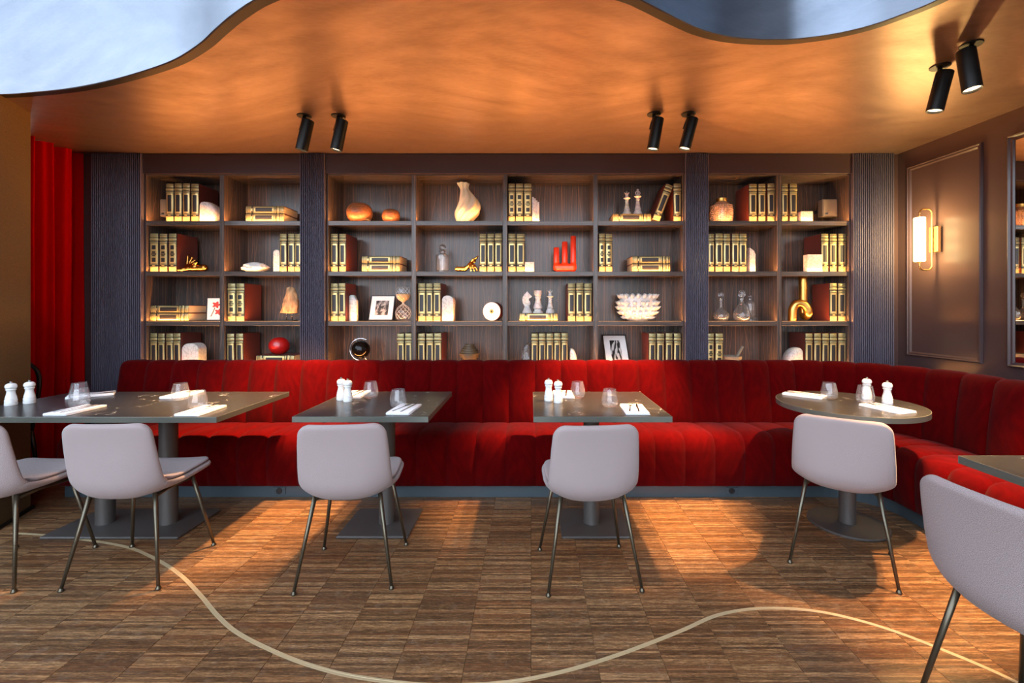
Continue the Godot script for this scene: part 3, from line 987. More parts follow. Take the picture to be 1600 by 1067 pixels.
func books() -> void:
	rng.seed = 9
	book_a = make_book("encyclopedia_volume", false)
	book_b = make_book("panelled_volume", true)
	# bay beside the curtain
	standing(0, [[259.5, 272], [272, 284.5], [284.8, 297], [297.3, 310]], false, true, "the smooth alabaster dome on a top shelf")
	lying(0, 384, 2, ["lower of two gilt volumes lying on the top shelf beside the narrow pilaster", "upper of two gilt volumes lying on the top shelf beside the narrow pilaster"])
	standing(1, [[228.5, 243], [244, 257], [258, 271]], true, true, "the antique bronze hand")
	standing(1, [[437, 448.5], [449, 460], [460.3, 470.5]], false, false, "the white craggy shell")
	lying(2, 235, 2, ["lower of two gilt volumes lying beside the framed red flowers", "upper of two gilt volumes lying beside the framed red flowers"])
	standing(2, [[354, 367], [368, 381.5]], true, true, "the rough stone fragment on pins")
	standing(3, [[227, 238.5], [239.5, 250.5], [251.5, 263], [264, 276]], false, true, "the veined white arch")
	standing(3, [[354, 366], [367, 379]], false, true, "the red lacquered ball")
	lying(3, 400, 2, ["lower of two gilt volumes lying under the red lacquered ball", "upper of two gilt volumes lying under the red lacquered ball"])
	# wide bay
	standing(0, [[794, 805], [805.5, 818], [818.5, 831]], true, true, "the stepped marble pillars")
	lying(0, 958, 1, ["single gilt volume lying under the chess king and queen"])
	var d := DB + 0.03
	var lean := book_copy(false, "gilt-spined volume leaning over beside the chess king", Vector3((1026.5 - CX) * d / F - 0.036, rest_y(0)+0.0005, -d), "books by the chess king")
	lean.rotation.z = -0.37
	lean.position.y += BW / 2 * sin(0.37)
	lean.position.x += 0.029
	var up := book_copy(false, "gilt-spined volume standing upright behind the leaning one", Vector3((1058.3 - CX) * d / F, rest_y(0), -d), "books by the chess king")
	up.scale.x = 1.0
	standing(1, [[515, 527], [528, 539.5]], false, true, "the pair lying below the wooden balls")
	lying(1, 565.5, 2, ["lower gilt volume of the pair lying below the wooden balls", "upper gilt volume of the pair lying below the wooden balls"])
	standing(1, [[749, 760.5], [761, 772.5], [773, 784.5]], false, false, "the polished gold hand")
	standing(1, [[793.5, 806], [806.5, 820]], false, true, "the small marble cube near the orange vase")
	standing(1, [[935.5, 945.5], [946, 957]], true, true, "the pair lying below the chess queen")
	lying(1, 988, 2, ["lower gilt volume of the pair lying below the chess queen", "upper gilt volume of the pair lying below the chess queen"])
	standing(2, [[511, 523], [523.5, 535]], false, true, "the triple-stepped arch")
	standing(2, [[653, 665], [665.5, 676.5], [677, 689]], false, true, "the plain white arch near the round clock")
	lying(2, 812, 1, ["single gilt volume lying under the marble knight, rook and queen"])
	standing(2, [[887, 899.5], [900, 912], [912.5, 925]], false, false, "the marble knight, rook and queen")
	standing(3, [[620, 631.5], [632, 643]], false, false, "the chrome globe")
	standing(3, [[652, 664], [665, 677], [677.5, 689.5]], false, true, "the ringed wooden vase")
	standing(3, [[830, 841], [841.5, 853], [853.5, 865], [865.5, 876.5], [877, 888]], false, false, "the clear glass dome")
	standing(3, [[1013.5, 1025], [1026, 1038], [1040, 1051.5], [1053, 1064.5]], false, false, "the slanted framed print")
	# bay beside the lamp
	standing(0, [[1171.5, 1184.5], [1186, 1198], [1199.5, 1211.5]], false, false, "the lattice jar")
	standing(0, [[1222.5, 1232.5], [1233.5, 1246]], false, true, "the low marble cube on a top shelf")
	standing(1, [[1107.5, 1117], [1117.5, 1130], [1130.5, 1142], [1143, 1154.5], [1155.5, 1167.5]], false, true, "the pointed white bookend")
	standing(1, [[1288, 1300], [1301.5, 1313], [1314.5, 1327]], false, false, "the tall marble block")
	standing(2, [[1300.5, 1312.5], [1313.5, 1326]], false, false, "the knotted gold vase")
	standing(3, [[1105.5, 1116.5], [1117.5, 1130]], true, true, "the stone mortar")
	standing(3, [[1262.5, 1274.5], [1276, 1287.5], [1289, 1300], [1301, 1312.5], [1313.5, 1326]], false, false, "the smooth dome on a bottom shelf")

# ------------------------------------------------------------------ banquette
const BQ_X0 := -3.305
const BQ_D := 3.60
const BQ_AX := 2.06
const BQ_R := 0.75

func bq_at(s: float) -> Array:
	# [point (x, d), unit vector into the room (x, d)] along the front line of the back cushion
	var straight := BQ_AX - BQ_X0
	var arc := BQ_R * PI / 2
	if s <= straight: return [Vector2(BQ_X0 + s, BQ_D), Vector2(0, -1)]
	if s <= straight + arc:
		var a := (s - straight) / BQ_R
		var n := Vector2(-sin(a), -cos(a))
		return [Vector2(BQ_AX, BQ_D - BQ_R) - n * BQ_R, n]
	return [Vector2(BQ_AX + BQ_R, BQ_D - BQ_R - (s - straight - arc)), Vector2(-1, 0)]

func bq_point(s: float, u: float, y: float) -> Vector3:
	var q := bq_at(s)
	var p: Vector2 = q[0] + q[1] * u
	return Vector3(p.x, y, -p.y)

func channel(prof: Array, s0: float, s1: float, ends: bool) -> ArrayMesh:
	# prof: [u, y, puff_u, puff_y] round the cushion; the seams stay low, the middle swells
	var cols := 11
	var st := ST()
	var rows := []
	for p in prof:
		var row := []
		for j in cols:
			var t := float(j) / (cols - 1)
			var w := pow(maxf(0.0, 1.0 - pow(absf(2.0 * t - 1.0), 2.6)), 0.55)
			row.append(bq_point(lerpf(s0, s1, t), p[0] + p[2] * w, p[1] + p[3] * w))
		rows.append(row)
	grid(st, rows)
	if ends:
		for e in [0, cols - 1]:
			var c := Vector3.ZERO
			for r in rows: c += r[e]
			c /= rows.size()
			st.set_smooth_group(2 + e)
			for i in rows.size():
				var a: Vector3 = rows[i][e]
				var b: Vector3 = rows[(i + 1) % rows.size()][e]
				if e == 0: quad(st, a, c, b, a)
				else: quad(st, a, b, c, a)
	return done(st)

func banquette() -> void:
	var o := thing("banquette", "long curved banquette in red velvet with vertical channel tufting", "banquette", Vector3.ZERO)
	var pitch := 0.2085
	var straight := BQ_AX - BQ_X0
	var total := straight + BQ_R * PI / 2 + 1.9
	var n := int(total / pitch)
	# in grid(), rows run round the section and columns along the bench: outside = d(row) x d(col)
	var back := [[0.055, 0.40, 0.0, 0.0], [0.050, 0.46, 0.020, 0.0], [0.040, 0.58, 0.024, 0.0], [0.022, 0.72, 0.024, 0.0], [0.004, 0.83, 0.022, 0.002], [-0.006, 0.868, 0.020, 0.005], [-0.022, 0.890, 0.013, 0.010], [-0.045, 0.900, 0.004, 0.012], [-0.085, 0.900, 0.0, 0.010], [-0.115, 0.892, -0.004, 0.006], [-0.128, 0.870, -0.005, 0.0], [-0.130, 0.70, 0.0, 0.0], [-0.130, 0.40, 0.0, 0.0]]
	var seat := [[0.465, 0.090, 0.006, 0.0], [0.476, 0.11, 0.014, 0.0], [0.482, 0.20, 0.020, 0.0], [0.482, 0.33, 0.022, 0.0], [0.474, 0.385, 0.022, 0.004], [0.455, 0.418, 0.017, 0.010], [0.425, 0.436, 0.008, 0.014], [0.38, 0.442, 0.0, 0.016], [0.28, 0.440, 0.0, 0.016], [0.15, 0.432, 0.0, 0.014], [0.06, 0.424, 0.0, 0.008], [-0.02, 0.418, 0.0, 0.0], [-0.02, 0.09, 0.0, 0.0]]
	for p in [back, seat]: p.reverse()
	for i in n:
		var s0 := i * pitch
		var s1 := (i + 1) * pitch
		part("back_channel", channel(back, s0, s1, i == 0 or i == n - 1), M.red_velvet, o)
		part("seat_channel", channel(seat, s0, s1, i == 0 or i == n - 1), M.red_velvet, o)
	var st := ST()
	var rows := []
	for p in [[0.0, 0.09], [0.435, 0.09], [0.435, 0.0], [0.0, 0.0]]:
		var row := []
		for j in 80: row.append(bq_point(lerpf(0.01, n * pitch - 0.01, j / 79.0), p[0], p[1]))
		rows.append(row)
	st.set_smooth_group(-1)
	grid(st, rows)
	part("plinth", done(st), M.plinth_paint, o)
	# socket outlets let into the plinth
	for q in [[437.0, "socket outlet in the bench plinth beside the long table"], [1143.0, "socket outlet in the bench plinth beside the round table"]]:
		var d := BQ_D - 0.435
		var so := thing("socket_outlet", q[1], "socket", Vector3((q[0] - CX) * d / F, 0.045, -d), 0, "socket outlets in the plinth")
		part("plate", box_mesh(Vector3(0.086, 0.05, 0.006), 0.002, Vector3(0, 0, 0.003)), M.plinth_paint, so)
		st = ST()
		lathe(st, [[0.0, 0.001], [0.017, 0.001], [0.019, 0.0035], [0.021, 0.0035], [0.022, 0.0]], 20, Transform3D(Basis(Vector3.RIGHT, PI / 2), Vector3(0, 0, 0.006)))
		part("insert", done(st), M.socket_plastic, so)

# ------------------------------------------------------------------ tables
func table_rect(x0: float, x1: float, d0: float, d1: float, cols: Array, base: Vector2, label: String, group := "square stone-topped tables") -> void:
	var cx := (x0 + x1) / 2
	var cd := (d0 + d1) / 2
	var o := thing("dining_table", label, "table", Vector3(cx, 0, -cd), 0, group)
	var w := x1 - x0
	var dd := d1 - d0
	part("stone_top", box_mesh(Vector3(w - 0.006, 0.024, dd - 0.006), 0.001, Vector3(0, 0.738, 0)), M.vein_stone, o)
	var st := ST()
	for s in [-1, 1]:
		cbox(st, Vector3(0, 0.7345, s * (dd / 2 - 0.0015)), Vector3(w, 0.0305, 0.003), 0.0008)
		cbox(st, Vector3(s * (w / 2 - 0.0015), 0.7345, 0), Vector3(0.003, 0.0305, dd - 0.006), 0.0008)
	part("edge_band", done(st), M.table_edge, o)
	part("underside", box_mesh(Vector3(w - 0.02, 0.006, dd - 0.02), 0.0, Vector3(0, 0.7225, 0)), M.table_base, o)
	for c in cols:
		st = ST()
		lathe(st, [[0.0, 0.012], [0.05, 0.012], [0.0485, 0.02], [0.0485, 0.71], [0.0, 0.71]], 28, Transform3D(Basis(), Vector3(c, 0, 0)))
		part("column", done(st), M.table_base, o)
		part("support_plate", box_mesh(Vector3(0.34, 0.012, 0.34), 0.003, Vector3(c, 0.7135, 0)), M.table_base, o)
	part("foot_plate", box_mesh(Vector3(base.x, 0.014, base.y), 0.005, Vector3(0, 0.007, 0)), M.table_base, o)

func tables() -> void:
	table_rect(-3.19, -1.69, 2.405, 3.13, [-0.19, 0.20], Vector2(0.80, 0.37), "long four-seat table with dark veined stone top beside the bronze pillar", "stone-topped tables")
	table_rect(-1.29, -0.555, 2.415, 3.135, [0.03], Vector2(0.42, 0.37), "square table with veined stone top next to the long table", "stone-topped tables")
	table_rect(0.012, 0.762, 2.415, 3.13, [-0.015], Vector2(0.42, 0.37), "square table with veined stone top next to the round table", "stone-topped tables")
	table_rect(1.70, 2.44, 1.06, 1.785, [0.0], Vector2(0.42, 0.37), "square table with veined stone top before the curved end of the bench", "stone-topped tables")
	var o := thing("round_table", "round pedestal table with dark veined stone top in the bench corner", "table", Vector3(1.955, 0, -2.77), 0, "stone-topped tables")
	var r := 0.39
	part("stone_top", lathe_mesh([[0.0, 0.726], [r - 0.004, 0.726], [r - 0.004, 0.7495], [r - 0.0045, 0.75], [0.0, 0.75]], 72), M.vein_stone, o)
	part("edge_band", lathe_mesh([[r - 0.004, 0.7195], [r, 0.7200], [r, 0.7205], [r, 0.7492], [r, 0.7497], [r - 0.0035, 0.7502]], 72), M.table_edge, o)
	part("underside", lathe_mesh([[0.0, 0.7195], [r - 0.006, 0.7195], [r - 0.006, 0.726], [0.0, 0.726]], 48), M.table_base, o)
	part("column", lathe_mesh([[0.0, 0.012], [0.047, 0.012], [0.0455, 0.02], [0.0455, 0.71], [0.0, 0.71]], 28), M.table_base, o)
	part("support_plate", box_mesh(Vector3(0.3, 0.010, 0.3), 0.003, Vector3(0, 0.7145, 0)), M.table_base, o)
	part("foot_plate", lathe_mesh([[0.0, 0.0], [0.212, 0.0], [0.216, 0.003], [0.216, 0.010], [0.212, 0.014], [0.0, 0.016]], 56), M.table_base, o)

# ------------------------------------------------------------------ upholstered chairs
func shell_mesh(pad: bool) -> ArrayMesh:
	# profile from the front of the seat to the top of the back; [z, y]; the chair faces -z
	var keys := [Vector3(0, 0.458, -0.235), Vector3(0, 0.452, -0.13), Vector3(0, 0.437, 0.0), Vector3(0, 0.428, 0.095), Vector3(0, 0.437, 0.165), Vector3(0, 0.487, 0.205), Vector3(0, 0.575, 0.214), Vector3(0, 0.685, 0.219), Vector3(0, 0.795, 0.230)]
	var width := [0.202, 0.219, 0.224, 0.220, 0.217, 0.218, 0.215, 0.208, 0.197]
	var curl := [0.006, 0.014, 0.028, 0.050, 0.068, 0.062, 0.040, 0.022, 0.012]
	var fine := curve3(keys, 10)
	var n := fine.size()
	if pad: n = 33
	var rows := []
	var lens := [0.0]
	for i in range(1, n): lens.append(lens[i - 1] + (fine[i] - fine[i - 1]).length())
	var total: float = lens[n - 1]
	# sample more closely at both ends so that the corners come out round
	var at := []
	var rc := 0.055
	for k in 9: at.append(rc * (1.0 - cos(PI / 2 * k / 8.0)))
	for k in range(1, 30): at.append(lerpf(rc, total - rc, k / 30.0))
	for k in 9: at.append(total - rc * (1.0 - sin(PI / 2 * k / 8.0)))
	for a in at:
		var i := 0
		while i < n - 2 and lens[i + 1] < a: i += 1
		var t: float = clampf((a - lens[i]) / maxf(lens[i + 1] - lens[i], 1e-6), 0, 1)
		var c: Vector3 = fine[i].lerp(fine[i + 1], t)
		var tan_: Vector3 = (fine[mini(i + 2, fine.size() - 1)] - fine[maxi(i - 1, 0)]).normalized()
		var up := Vector3(0, -tan_.z, tan_.y) * -1.0          # into the lap: up on the seat, forward on the back
		var g := (i + t) / 10.0
		var g0 := mini(int(g), 7)
		var hw: float = lerpf(width[g0], width[g0 + 1], g - g0)
		var cu: float = lerpf(curl[g0], curl[g0 + 1], g - g0)
		var e: float = minf(a, total - a)
		if e < rc: hw -= rc - sqrt(maxf(0.0, rc * rc - (rc - e) * (rc - e)))
		var thick := 0.017 * sqrt(clampf(1.0 - pow(maxf(0.0, 1.0 - e / 0.017), 2.0), 0, 1))
		var lift := 0.0
		if pad:
			hw -= 0.012
			lift = 0.022
			thick = 0.010 * sqrt(clampf(1.0 - pow(maxf(0.0, 1.0 - e / 0.02), 2.0), 0, 1))
		var ring := []
		var m := 22
		for k in m * 2:
			var under := k < m
			var q := -1.0 + 2.0 * (k if under else (2 * m - k)) / m
			var sx := signf(q) * (1.0 - pow(1.0 - absf(q), 1.6))
			var th := thick * sqrt(maxf(0.0, 1.0 - pow(absf(sx), 18.0)))
			if pad and not under: th += 0.006 * (1.0 - pow(absf(sx), 3.0)) * smoothstep(0.0, 0.09, e)
			var off := cu * pow(absf(sx), 2.6) + lift + (-th if under else th)
			ring.append(Vector3(sx * hw, 0, 0) + c + up * off)
		ring.reverse()
		rows.append(ring)
	var st := ST()
	grid(st, rows, true)
	return done(st)

var chair0: Node3D
func chair(x: float, d: float, turn: float, label: String) -> void:
	if chair0:
		copy_of(chair0, label, Vector3(x, 0, -d), turn, "mauve upholstered chairs")
		return
	var o := thing("dining_chair", label, "chair", Vector3(x, 0, -d), turn, "mauve upholstered chairs")
	chair0 = o
	part("shell", shell_mesh(false), M.mauve_wool, o)
	part("seat_pad", shell_mesh(true), M.mauve_wool, o)
	var st := ST()
	tube(st, [Vector3(-0.15, 0.412, -0.13), Vector3(-0.13, 0.412, 0.0), Vector3(-0.15, 0.412, 0.12)], 0.009)
	tube(st, [Vector3(0.15, 0.412, -0.13), Vector3(0.13, 0.412, 0.0), Vector3(0.15, 0.412, 0.12)], 0.009)
	tube(st, [Vector3(-0.135, 0.412, 0.0), Vector3(0.135, 0.412, 0.0)], 0.009)
	part("under_frame", done(st), M.bronze_leg, o)
	for s in [-1, 1]:
		for z in [-1, 1]:
			var top := Vector3(s * 0.152, 0.432, 0.125 * z)
			var foot := Vector3(s * 0.222, 0.012, 0.197 * z)
			var l := part("leg", tube_mesh([top, foot], 0.0105, 0.0075, 14), M.bronze_leg, o)
			st = ST()
			lathe(st, [[0.0, 0.0], [0.011, 0.0], [0.0125, 0.003], [0.0125, 0.008], [0.010, 0.012], [0.0075, 0.018], [0.0, 0.019]], 16, Transform3D(Basis(), Vector3(foot.x, 0, foot.z)))
			part("glide", done(st), M.bronze_leg, l)

func chairs() -> void:
	chair(-2.65, 2.30, 0.0, "mauve upholstered chair at the long table, beside the bronze pillar")
	chair(-2.0, 2.315, 0.04, "mauve upholstered chair at the long table, beside the square table")
	chair(-0.905, 2.305, 0.10, "mauve upholstered chair at the square table next to the long table")
	chair(0.285, 2.29, 0.08, "mauve upholstered chair at the square table next to the round table")
	chair(1.65, 2.385, -0.60, "mauve upholstered chair at the round table, turned towards the bench corner")
	chair(1.54, 1.327, -PI / 2 + 0.10, "mauve upholstered chair facing the panelled wall, at the veined table before the bench end")

# ------------------------------------------------------------------ what lies on the tables
var proto := {}
const TT := 0.75

func tumbler(x: float, d: float, where: String) -> void:
	var label := "clear stemless glass tumbler, " + where
	if proto.has("glass"):
		copy_of(proto.glass, label, Vector3(x, TT, -d), 0, "glass tumblers on the tables")
		return
	var keys := [[0.0, 0.001], [0.028, 0.001], [0.036, 0.004], [0.045, 0.014], [0.0485, 0.030], [0.0475, 0.050], [0.0425, 0.078], [0.0365, 0.106]]
	var outer := smooth_profile(keys, 4)
	var prof := outer.duplicate()
	prof.append([0.0360, 0.1068]); prof.append([0.0355, 0.1062])
	for i in range(outer.size() - 1, -1, -1):
		var q = outer[i]
		if q[1] < 0.010: continue
		prof.append([q[0] - 0.0012, q[1]])
	prof.append([0.034, 0.0085]); prof.append([0.0, 0.0075])
	var o := thing("glass_tumbler", label, "glass", Vector3(x, TT, -d), 0, "glass tumblers on the tables")
	part("bowl", lathe_mesh(prof, 40), M.tumbler_glass, o)
	proto.glass = o

func mill(x: float, d: float, label: String) -> void:
	if proto.has("mill"):
		copy_of(proto.mill, label, Vector3(x, TT, -d), 0, "white mills on the tables")
		return
	var o := thing("pepper_mill", label, "mill", Vector3(x, TT, -d), 0, "white mills on the tables")
	part("body", lathe_mesh([[0.0, 0.0], [0.027, 0.0], [0.0282, 0.002], [0.0282, 0.016], [0.0255, 0.0175], [0.0276, 0.019], [0.0276, 0.034], [0.0245, 0.036], [0.0260, 0.038], [0.0250, 0.048], [0.0222, 0.058], [0.0195, 0.070], [0.0185, 0.080], [0.0195, 0.088], [0.0228, 0.0925], [0.0236, 0.0955], [0.0205, 0.0985], [0.0175, 0.0995], [0.0, 0.0995]], 32), M.white_lacquer, o)
	part("head", lathe_mesh(smooth_profile([[0.0, 0.100], [0.020, 0.100], [0.0255, 0.107], [0.0262, 0.115], [0.0225, 0.125], [0.014, 0.131], [0.0, 0.1325]], 4), 32), M.white_lacquer, o)
	part("knob", lathe_mesh(smooth_profile([[0.0, 0.131], [0.005, 0.132], [0.0045, 0.135], [0.0075, 0.138], [0.0075, 0.142], [0.0, 0.1445]], 3), 20), M.steel, o)
	proto.mill = o

func place_setting(x: float, d: float, turn: float, where: String) -> void:
	var at := Vector3(x, TT, -d)
	var h := 0.013
	if not proto.has("napkin"):
		# folded linen: three soft layers, the fold along one long side
		var st := ST()
		for layer in 3:
			var y0 := 0.0006 + layer * 0.0042
			var rows := []
			for i in 9:
				var a := PI * i / 8.0 - PI / 2
				rows.append([i, a])
			var sect := []
			var w := 0.066 - layer * 0.001
			for i in 7:
				var a := -PI / 2 + PI * i / 6.0
				sect.append(Vector2(w - 0.002 + cos(a) * 0.002, y0 + 0.002 + sin(a) * 0.002))
			for i in 7:
				var a := PI / 2 + PI * i / 6.0
				sect.append(Vector2(-w + 0.002 + cos(a) * 0.002, y0 + 0.002 + sin(a) * 0.002))
			var cols := []
			for z in [-0.115, -0.1135, 0.0, 0.1135, 0.115]:
				var row := []
				for q in sect:
					var k := 0.5 if absf(z) > 0.114 else 1.0
					row.append(Vector3(q.x + 0.0014 * sin(layer * 2.1 + z * 20.0), y0 + 0.002 + (q.y - y0 - 0.002) * k + 0.0008 * sin(z * 30.0 + q.x * 40.0) * (1.0 if layer == 2 else 0.0), z))
				cols.append(row)
			cols.reverse()
			for r in cols: r.reverse()
			grid(st, cols, true)
			for e in [[cols[0], 1], [cols[-1], -1]]:
				var c := Vector3.ZERO
				for v in e[0]: c += v
				c /= e[0].size()
				for i in e[0].size():
					var p: Vector3 = e[0][i]
					var q: Vector3 = e[0][(i + 1) % e[0].size()]
					if e[1] > 0: quad(st, c, p, q, c)
					else: quad(st, c, q, p, c)
		proto.napkin = done(st)
		# knife
		st = ST()
		prism(st, PackedVector2Array([Vector2(-0.0045, 0.105), Vector2(0.0045, 0.105), Vector2(0.0042, 0.01), Vector2(0.008, 0.0), Vector2(0.0085, -0.06), Vector2(0.004, -0.098), Vector2(-0.002, -0.104), Vector2(-0.0035, -0.02), Vector2(-0.004, 0.01)]), 0.0, 0.0022, Transform3D(Basis(Vector3(-1, 0, 0), Vector3(0, 0, 1), Vector3(0, 1, 0)), Vector3.ZERO))
		proto.knife = done(st)
		# fork: handle, shoulders, four tines that lift a little
		st = ST()
		var fx := func(pts: Array, y0: float, y1: float):
			var poly := PackedVector2Array()
			for q in pts: poly.append(Vector2(q[0], q[1]))
			prism(st, poly, y0, y1, Transform3D(Basis(Vector3(-1, 0, 0), Vector3(0, 0, 1), Vector3(0, 1, 0)), Vector3.ZERO))
		fx.call([[-0.005, 0.1], [0.005, 0.1], [0.0028, 0.02], [0.003, -0.035], [0.011, -0.05], [0.0115, -0.06], [-0.0115, -0.06], [-0.011, -0.05], [-0.003, -0.035], [-0.0028, 0.02]], 0.0, 0.0022)
		for k in 4: fx.call([[-0.0115 + k * 0.0066, -0.06], [-0.0082 + k * 0.0066, -0.06], [-0.0089 + k * 0.0066, -0.1], [-0.0108 + k * 0.0066, -0.1]], 0.0, 0.0020)
		proto.fork = done(st)
	solo("napkin", proto.napkin, M.linen, "folded white napkin, " + where, "napkin", at, turn, "folded napkins on the tables")
	var b := Basis(Vector3.UP, turn)
	solo("table_knife", proto.knife, M.steel, "table knife on napkin, " + where, "knife", at + b * Vector3(0.022, h, -0.012), turn - 0.12, "knives on the napkins")
	solo("table_fork", proto.fork, M.steel, "table fork on napkin, " + where, "fork", at + b * Vector3(-0.020, h, -0.016), turn - 0.20, "forks on the napkins")

func table_settings() -> void:
	var w := ["long table, chair side near the mills", "long table, chair side away from the mills", "long table, bench side near the mills", "long table, bench side away from the mills"]
	place_setting(-2.585, 2.545, -0.02, w[0])
	place_setting(-1.865, 2.535, 0.0, w[1])
	place_setting(-2.93, 2.985, -0.9, w[2])
	place_setting(-2.335, 3.0, 0.05, w[3])
	tumbler(-2.687, 2.665, w[0])
	tumbler(-1.935, 2.60, w[1])
	tumbler(-2.90, 2.875, w[2])
	tumbler(-2.235, 2.855, w[3])
	mill(-3.135, 2.70, "white mill nearer the chairs on the long table")
	mill(-3.085, 2.755, "white mill nearer the bench on the long table")
	w = ["chair side of the square table next to the long table", "bench side of the square table next to the long table"]
	place_setting(-0.725, 2.565, -0.06, w[0])
	place_setting(-1.175, 3.005, 0.05, w[1])
	tumbler(-0.785, 2.645, w[0])
	tumbler(-1.045, 2.915, w[1])
	mill(-1.213, 2.86, "white mill nearer the bench on the square table next to the long table")
	mill(-1.150, 2.81, "white mill nearer the chair on the square table next to the long table")
	w = ["chair side of the square table next to the round table", "bench side of the square table next to the round table"]
	place_setting(0.59, 2.565, -0.05, w[0])
	place_setting(0.215, 3.005, 0.0, w[1])
	tumbler(0.465, 2.655, w[0])
	tumbler(0.302, 2.915, w[1])
	mill(0.110, 2.83, "white mill nearer the bench on the square table next to the round table")
	mill(0.167, 2.775, "white mill nearer the chair on the square table next to the round table")
	w = ["chair side of the round table", "bench side of the round table"]
	place_setting(2.055, 2.59, 0.25, w[0])
	place_setting(1.82, 2.985, 0.75, w[1])
	tumbler(2.062, 2.765, w[0])
	tumbler(1.912, 2.875, w[1])
	mill(2.150, 2.87, "white mill nearer the bench on the round table")
	mill(2.170, 2.73, "white mill nearer the chair on the round table")

# ------------------------------------------------------------------ ornaments on the shelves
func spot_on(x: float, row: int, e: float) -> Vector3:
	var d := DB + e
	return Vector3((x - CX) * d / F, rest_y(row), -d)

func tall(ytop: float, row: int, e: float) -> float:
	return EYE - (ytop - CY) * (DB + e) / F - shelf_y(row)

func wide(px: float, e: float) -> float:
	return px * (DB + e) / F

func arch_poly(w: float, h: float, r: float, n := 10) -> PackedVector2Array:
	var p := PackedVector2Array([Vector2(-w / 2, 0), Vector2(w / 2, 0)])
	for i in n + 1:
		var a := PI / 2 * i / n
		p.append(Vector2(w / 2 - r + cos(a) * r, h - r + sin(a) * r))
	for i in n + 1:
		var a := PI / 2 + PI / 2 * i / n
		p.append(Vector2(-w / 2 + r + cos(a) * r, h - r + sin(a) * r))
	return p

func arch_mesh(w: float, h: float, r: float, depth: float) -> ArrayMesh:
	var st := ST()
	prism(st, arch_poly(w, h, r), -depth / 2, depth / 2 - 0.004, Transform3D(), true)
	var p := arch_poly(w, h, r)
	var q := arch_poly(w - 0.008, h - 0.004, maxf(r - 0.004, 0.002))
	var rows := [[], []]
	for i in p.size():
		rows[0].append(Vector3(p[i].x, p[i].y, depth / 2 - 0.004))
		rows[1].append(Vector3(q[i].x, q[i].y, depth / 2))
	for r2 in rows: r2.reverse()
	grid(st, rows, true)
	prism(st, q, depth / 2 - 0.006, depth / 2, Transform3D(), true)
	return done(st)

func half_dome(w: float, h: float, depth: float, flat_left: bool) -> ArrayMesh:
	# one shoulder upright where it meets the books, the other swept round; soft front and back edges
	var p := PackedVector2Array()
	var n := 18
	for i in n + 1:
		var a := PI / 2 * i / n
		p.append(Vector2(w - w * 0.72 + cos(a) * w * 0.72, h * 0.34 + sin(a) * h * 0.66))
	for i in 7:
		var a := PI / 2 + PI / 2 * i / 6.0
		p.append(Vector2(w * 0.22 + cos(a) * w * 0.22, h * 0.80 + sin(a) * h * 0.20))
	p.append(Vector2(0.0, 0.0))
	p.append(Vector2(w * 0.97, 0.0))
	var mid := Vector2(w / 2, h * 0.45)
	var st := ST()
	var rows := []
	for k in 9:
		var a := -PI / 2 + PI * k / 8.0
		var inset := (1.0 - cos(a)) * 0.014
		var row := []
		for v in p:
			var q := v
			q += (mid - v).normalized() * inset
			q.y = maxf(q.y, 0.0)
			if v.y <= 0.0: q.y = 0.0
			row.append(Vector3((q.x - w / 2) * (1.0 if flat_left else -1.0), q.y, sin(a) * depth / 2))
		if flat_left: row.reverse()
		rows.append(row)
	grid(st, rows, true)
	for e in [rows[0], rows[-1]]:
		var c := Vector3.ZERO
		for v in e: c += v
		c /= e.size()
		for i in e.size(): quad_out(st, [e[i], e[(i + 1) % e.size()], c], Vector3(0, h / 2, 0))
	return done(st)

func lumpy(size: Vector3, freq: float, amp: float, s: int, seg := 28) -> ArrayMesh:
	var n := noise(s, freq, 4)
	var st := ST()
	var rows := []
	for i in seg + 1:
		var la := -PI / 2 + PI * i / seg
		var row := []
		for j in seg * 2:
			var lo := TAU * j / (seg * 2)
			var v := Vector3(cos(la) * cos(lo), sin(la), cos(la) * sin(lo))
			var k := 1.0 + amp * n.get_noise_3dv(v * 10.0)
			row.append(v * size * 0.5 * k)
		rows.append(row)
	grid(st, rows, true)
	return done(st)

func print_frame(called: String, label: String, at: Vector3, turn: float, lean: float, w: float, h: float, border: float, art: Material, frame_mat: Material, mount := 0.0) -> void:
	var o := thing(called, label, "picture frame", at, turn)
	o.rotation.x = lean
	var st := ST()
	for s in [-1, 1]:
		cbox(st, Vector3(0, h / 2 + s * (h / 2 - border / 2), 0), Vector3(w, border, 0.014), 0.001)
		cbox(st, Vector3(s * (w / 2 - border / 2), h / 2, 0), Vector3(border, h - border * 2, 0.014), 0.001)
	part("frame", done(st), frame_mat, o)
	part("mount", box_mesh(Vector3(w - border * 2, h - border * 2, 0.004), 0.0, Vector3(0, h / 2, 0.0)), M.mount_card, o)
	var hw := w / 2 - border - mount
	var hh := h / 2 - border - mount
	st = ST()
	var z := 0.0026
	quad(st, Vector3(-hw, h / 2 - hh, z), Vector3(hw, h / 2 - hh, z), Vector3(hw, h / 2 + hh, z), Vector3(-hw, h / 2 + hh, z), Vector2(0, 1), Vector2(1, 1), Vector2(1, 0), Vector2(0, 0))
	part("print", done(st), art, o)

func chess_base(h: float, r: float) -> Array:
	return [[0.0, 0.0], [r, 0.0], [r, h * 0.055], [r * 0.93, h * 0.065], [r * 0.90, h * 0.10], [r * 0.62, h * 0.19], [r * 0.66, h * 0.20], [r * 0.74, h * 0.225], [r * 0.60, h * 0.26]]

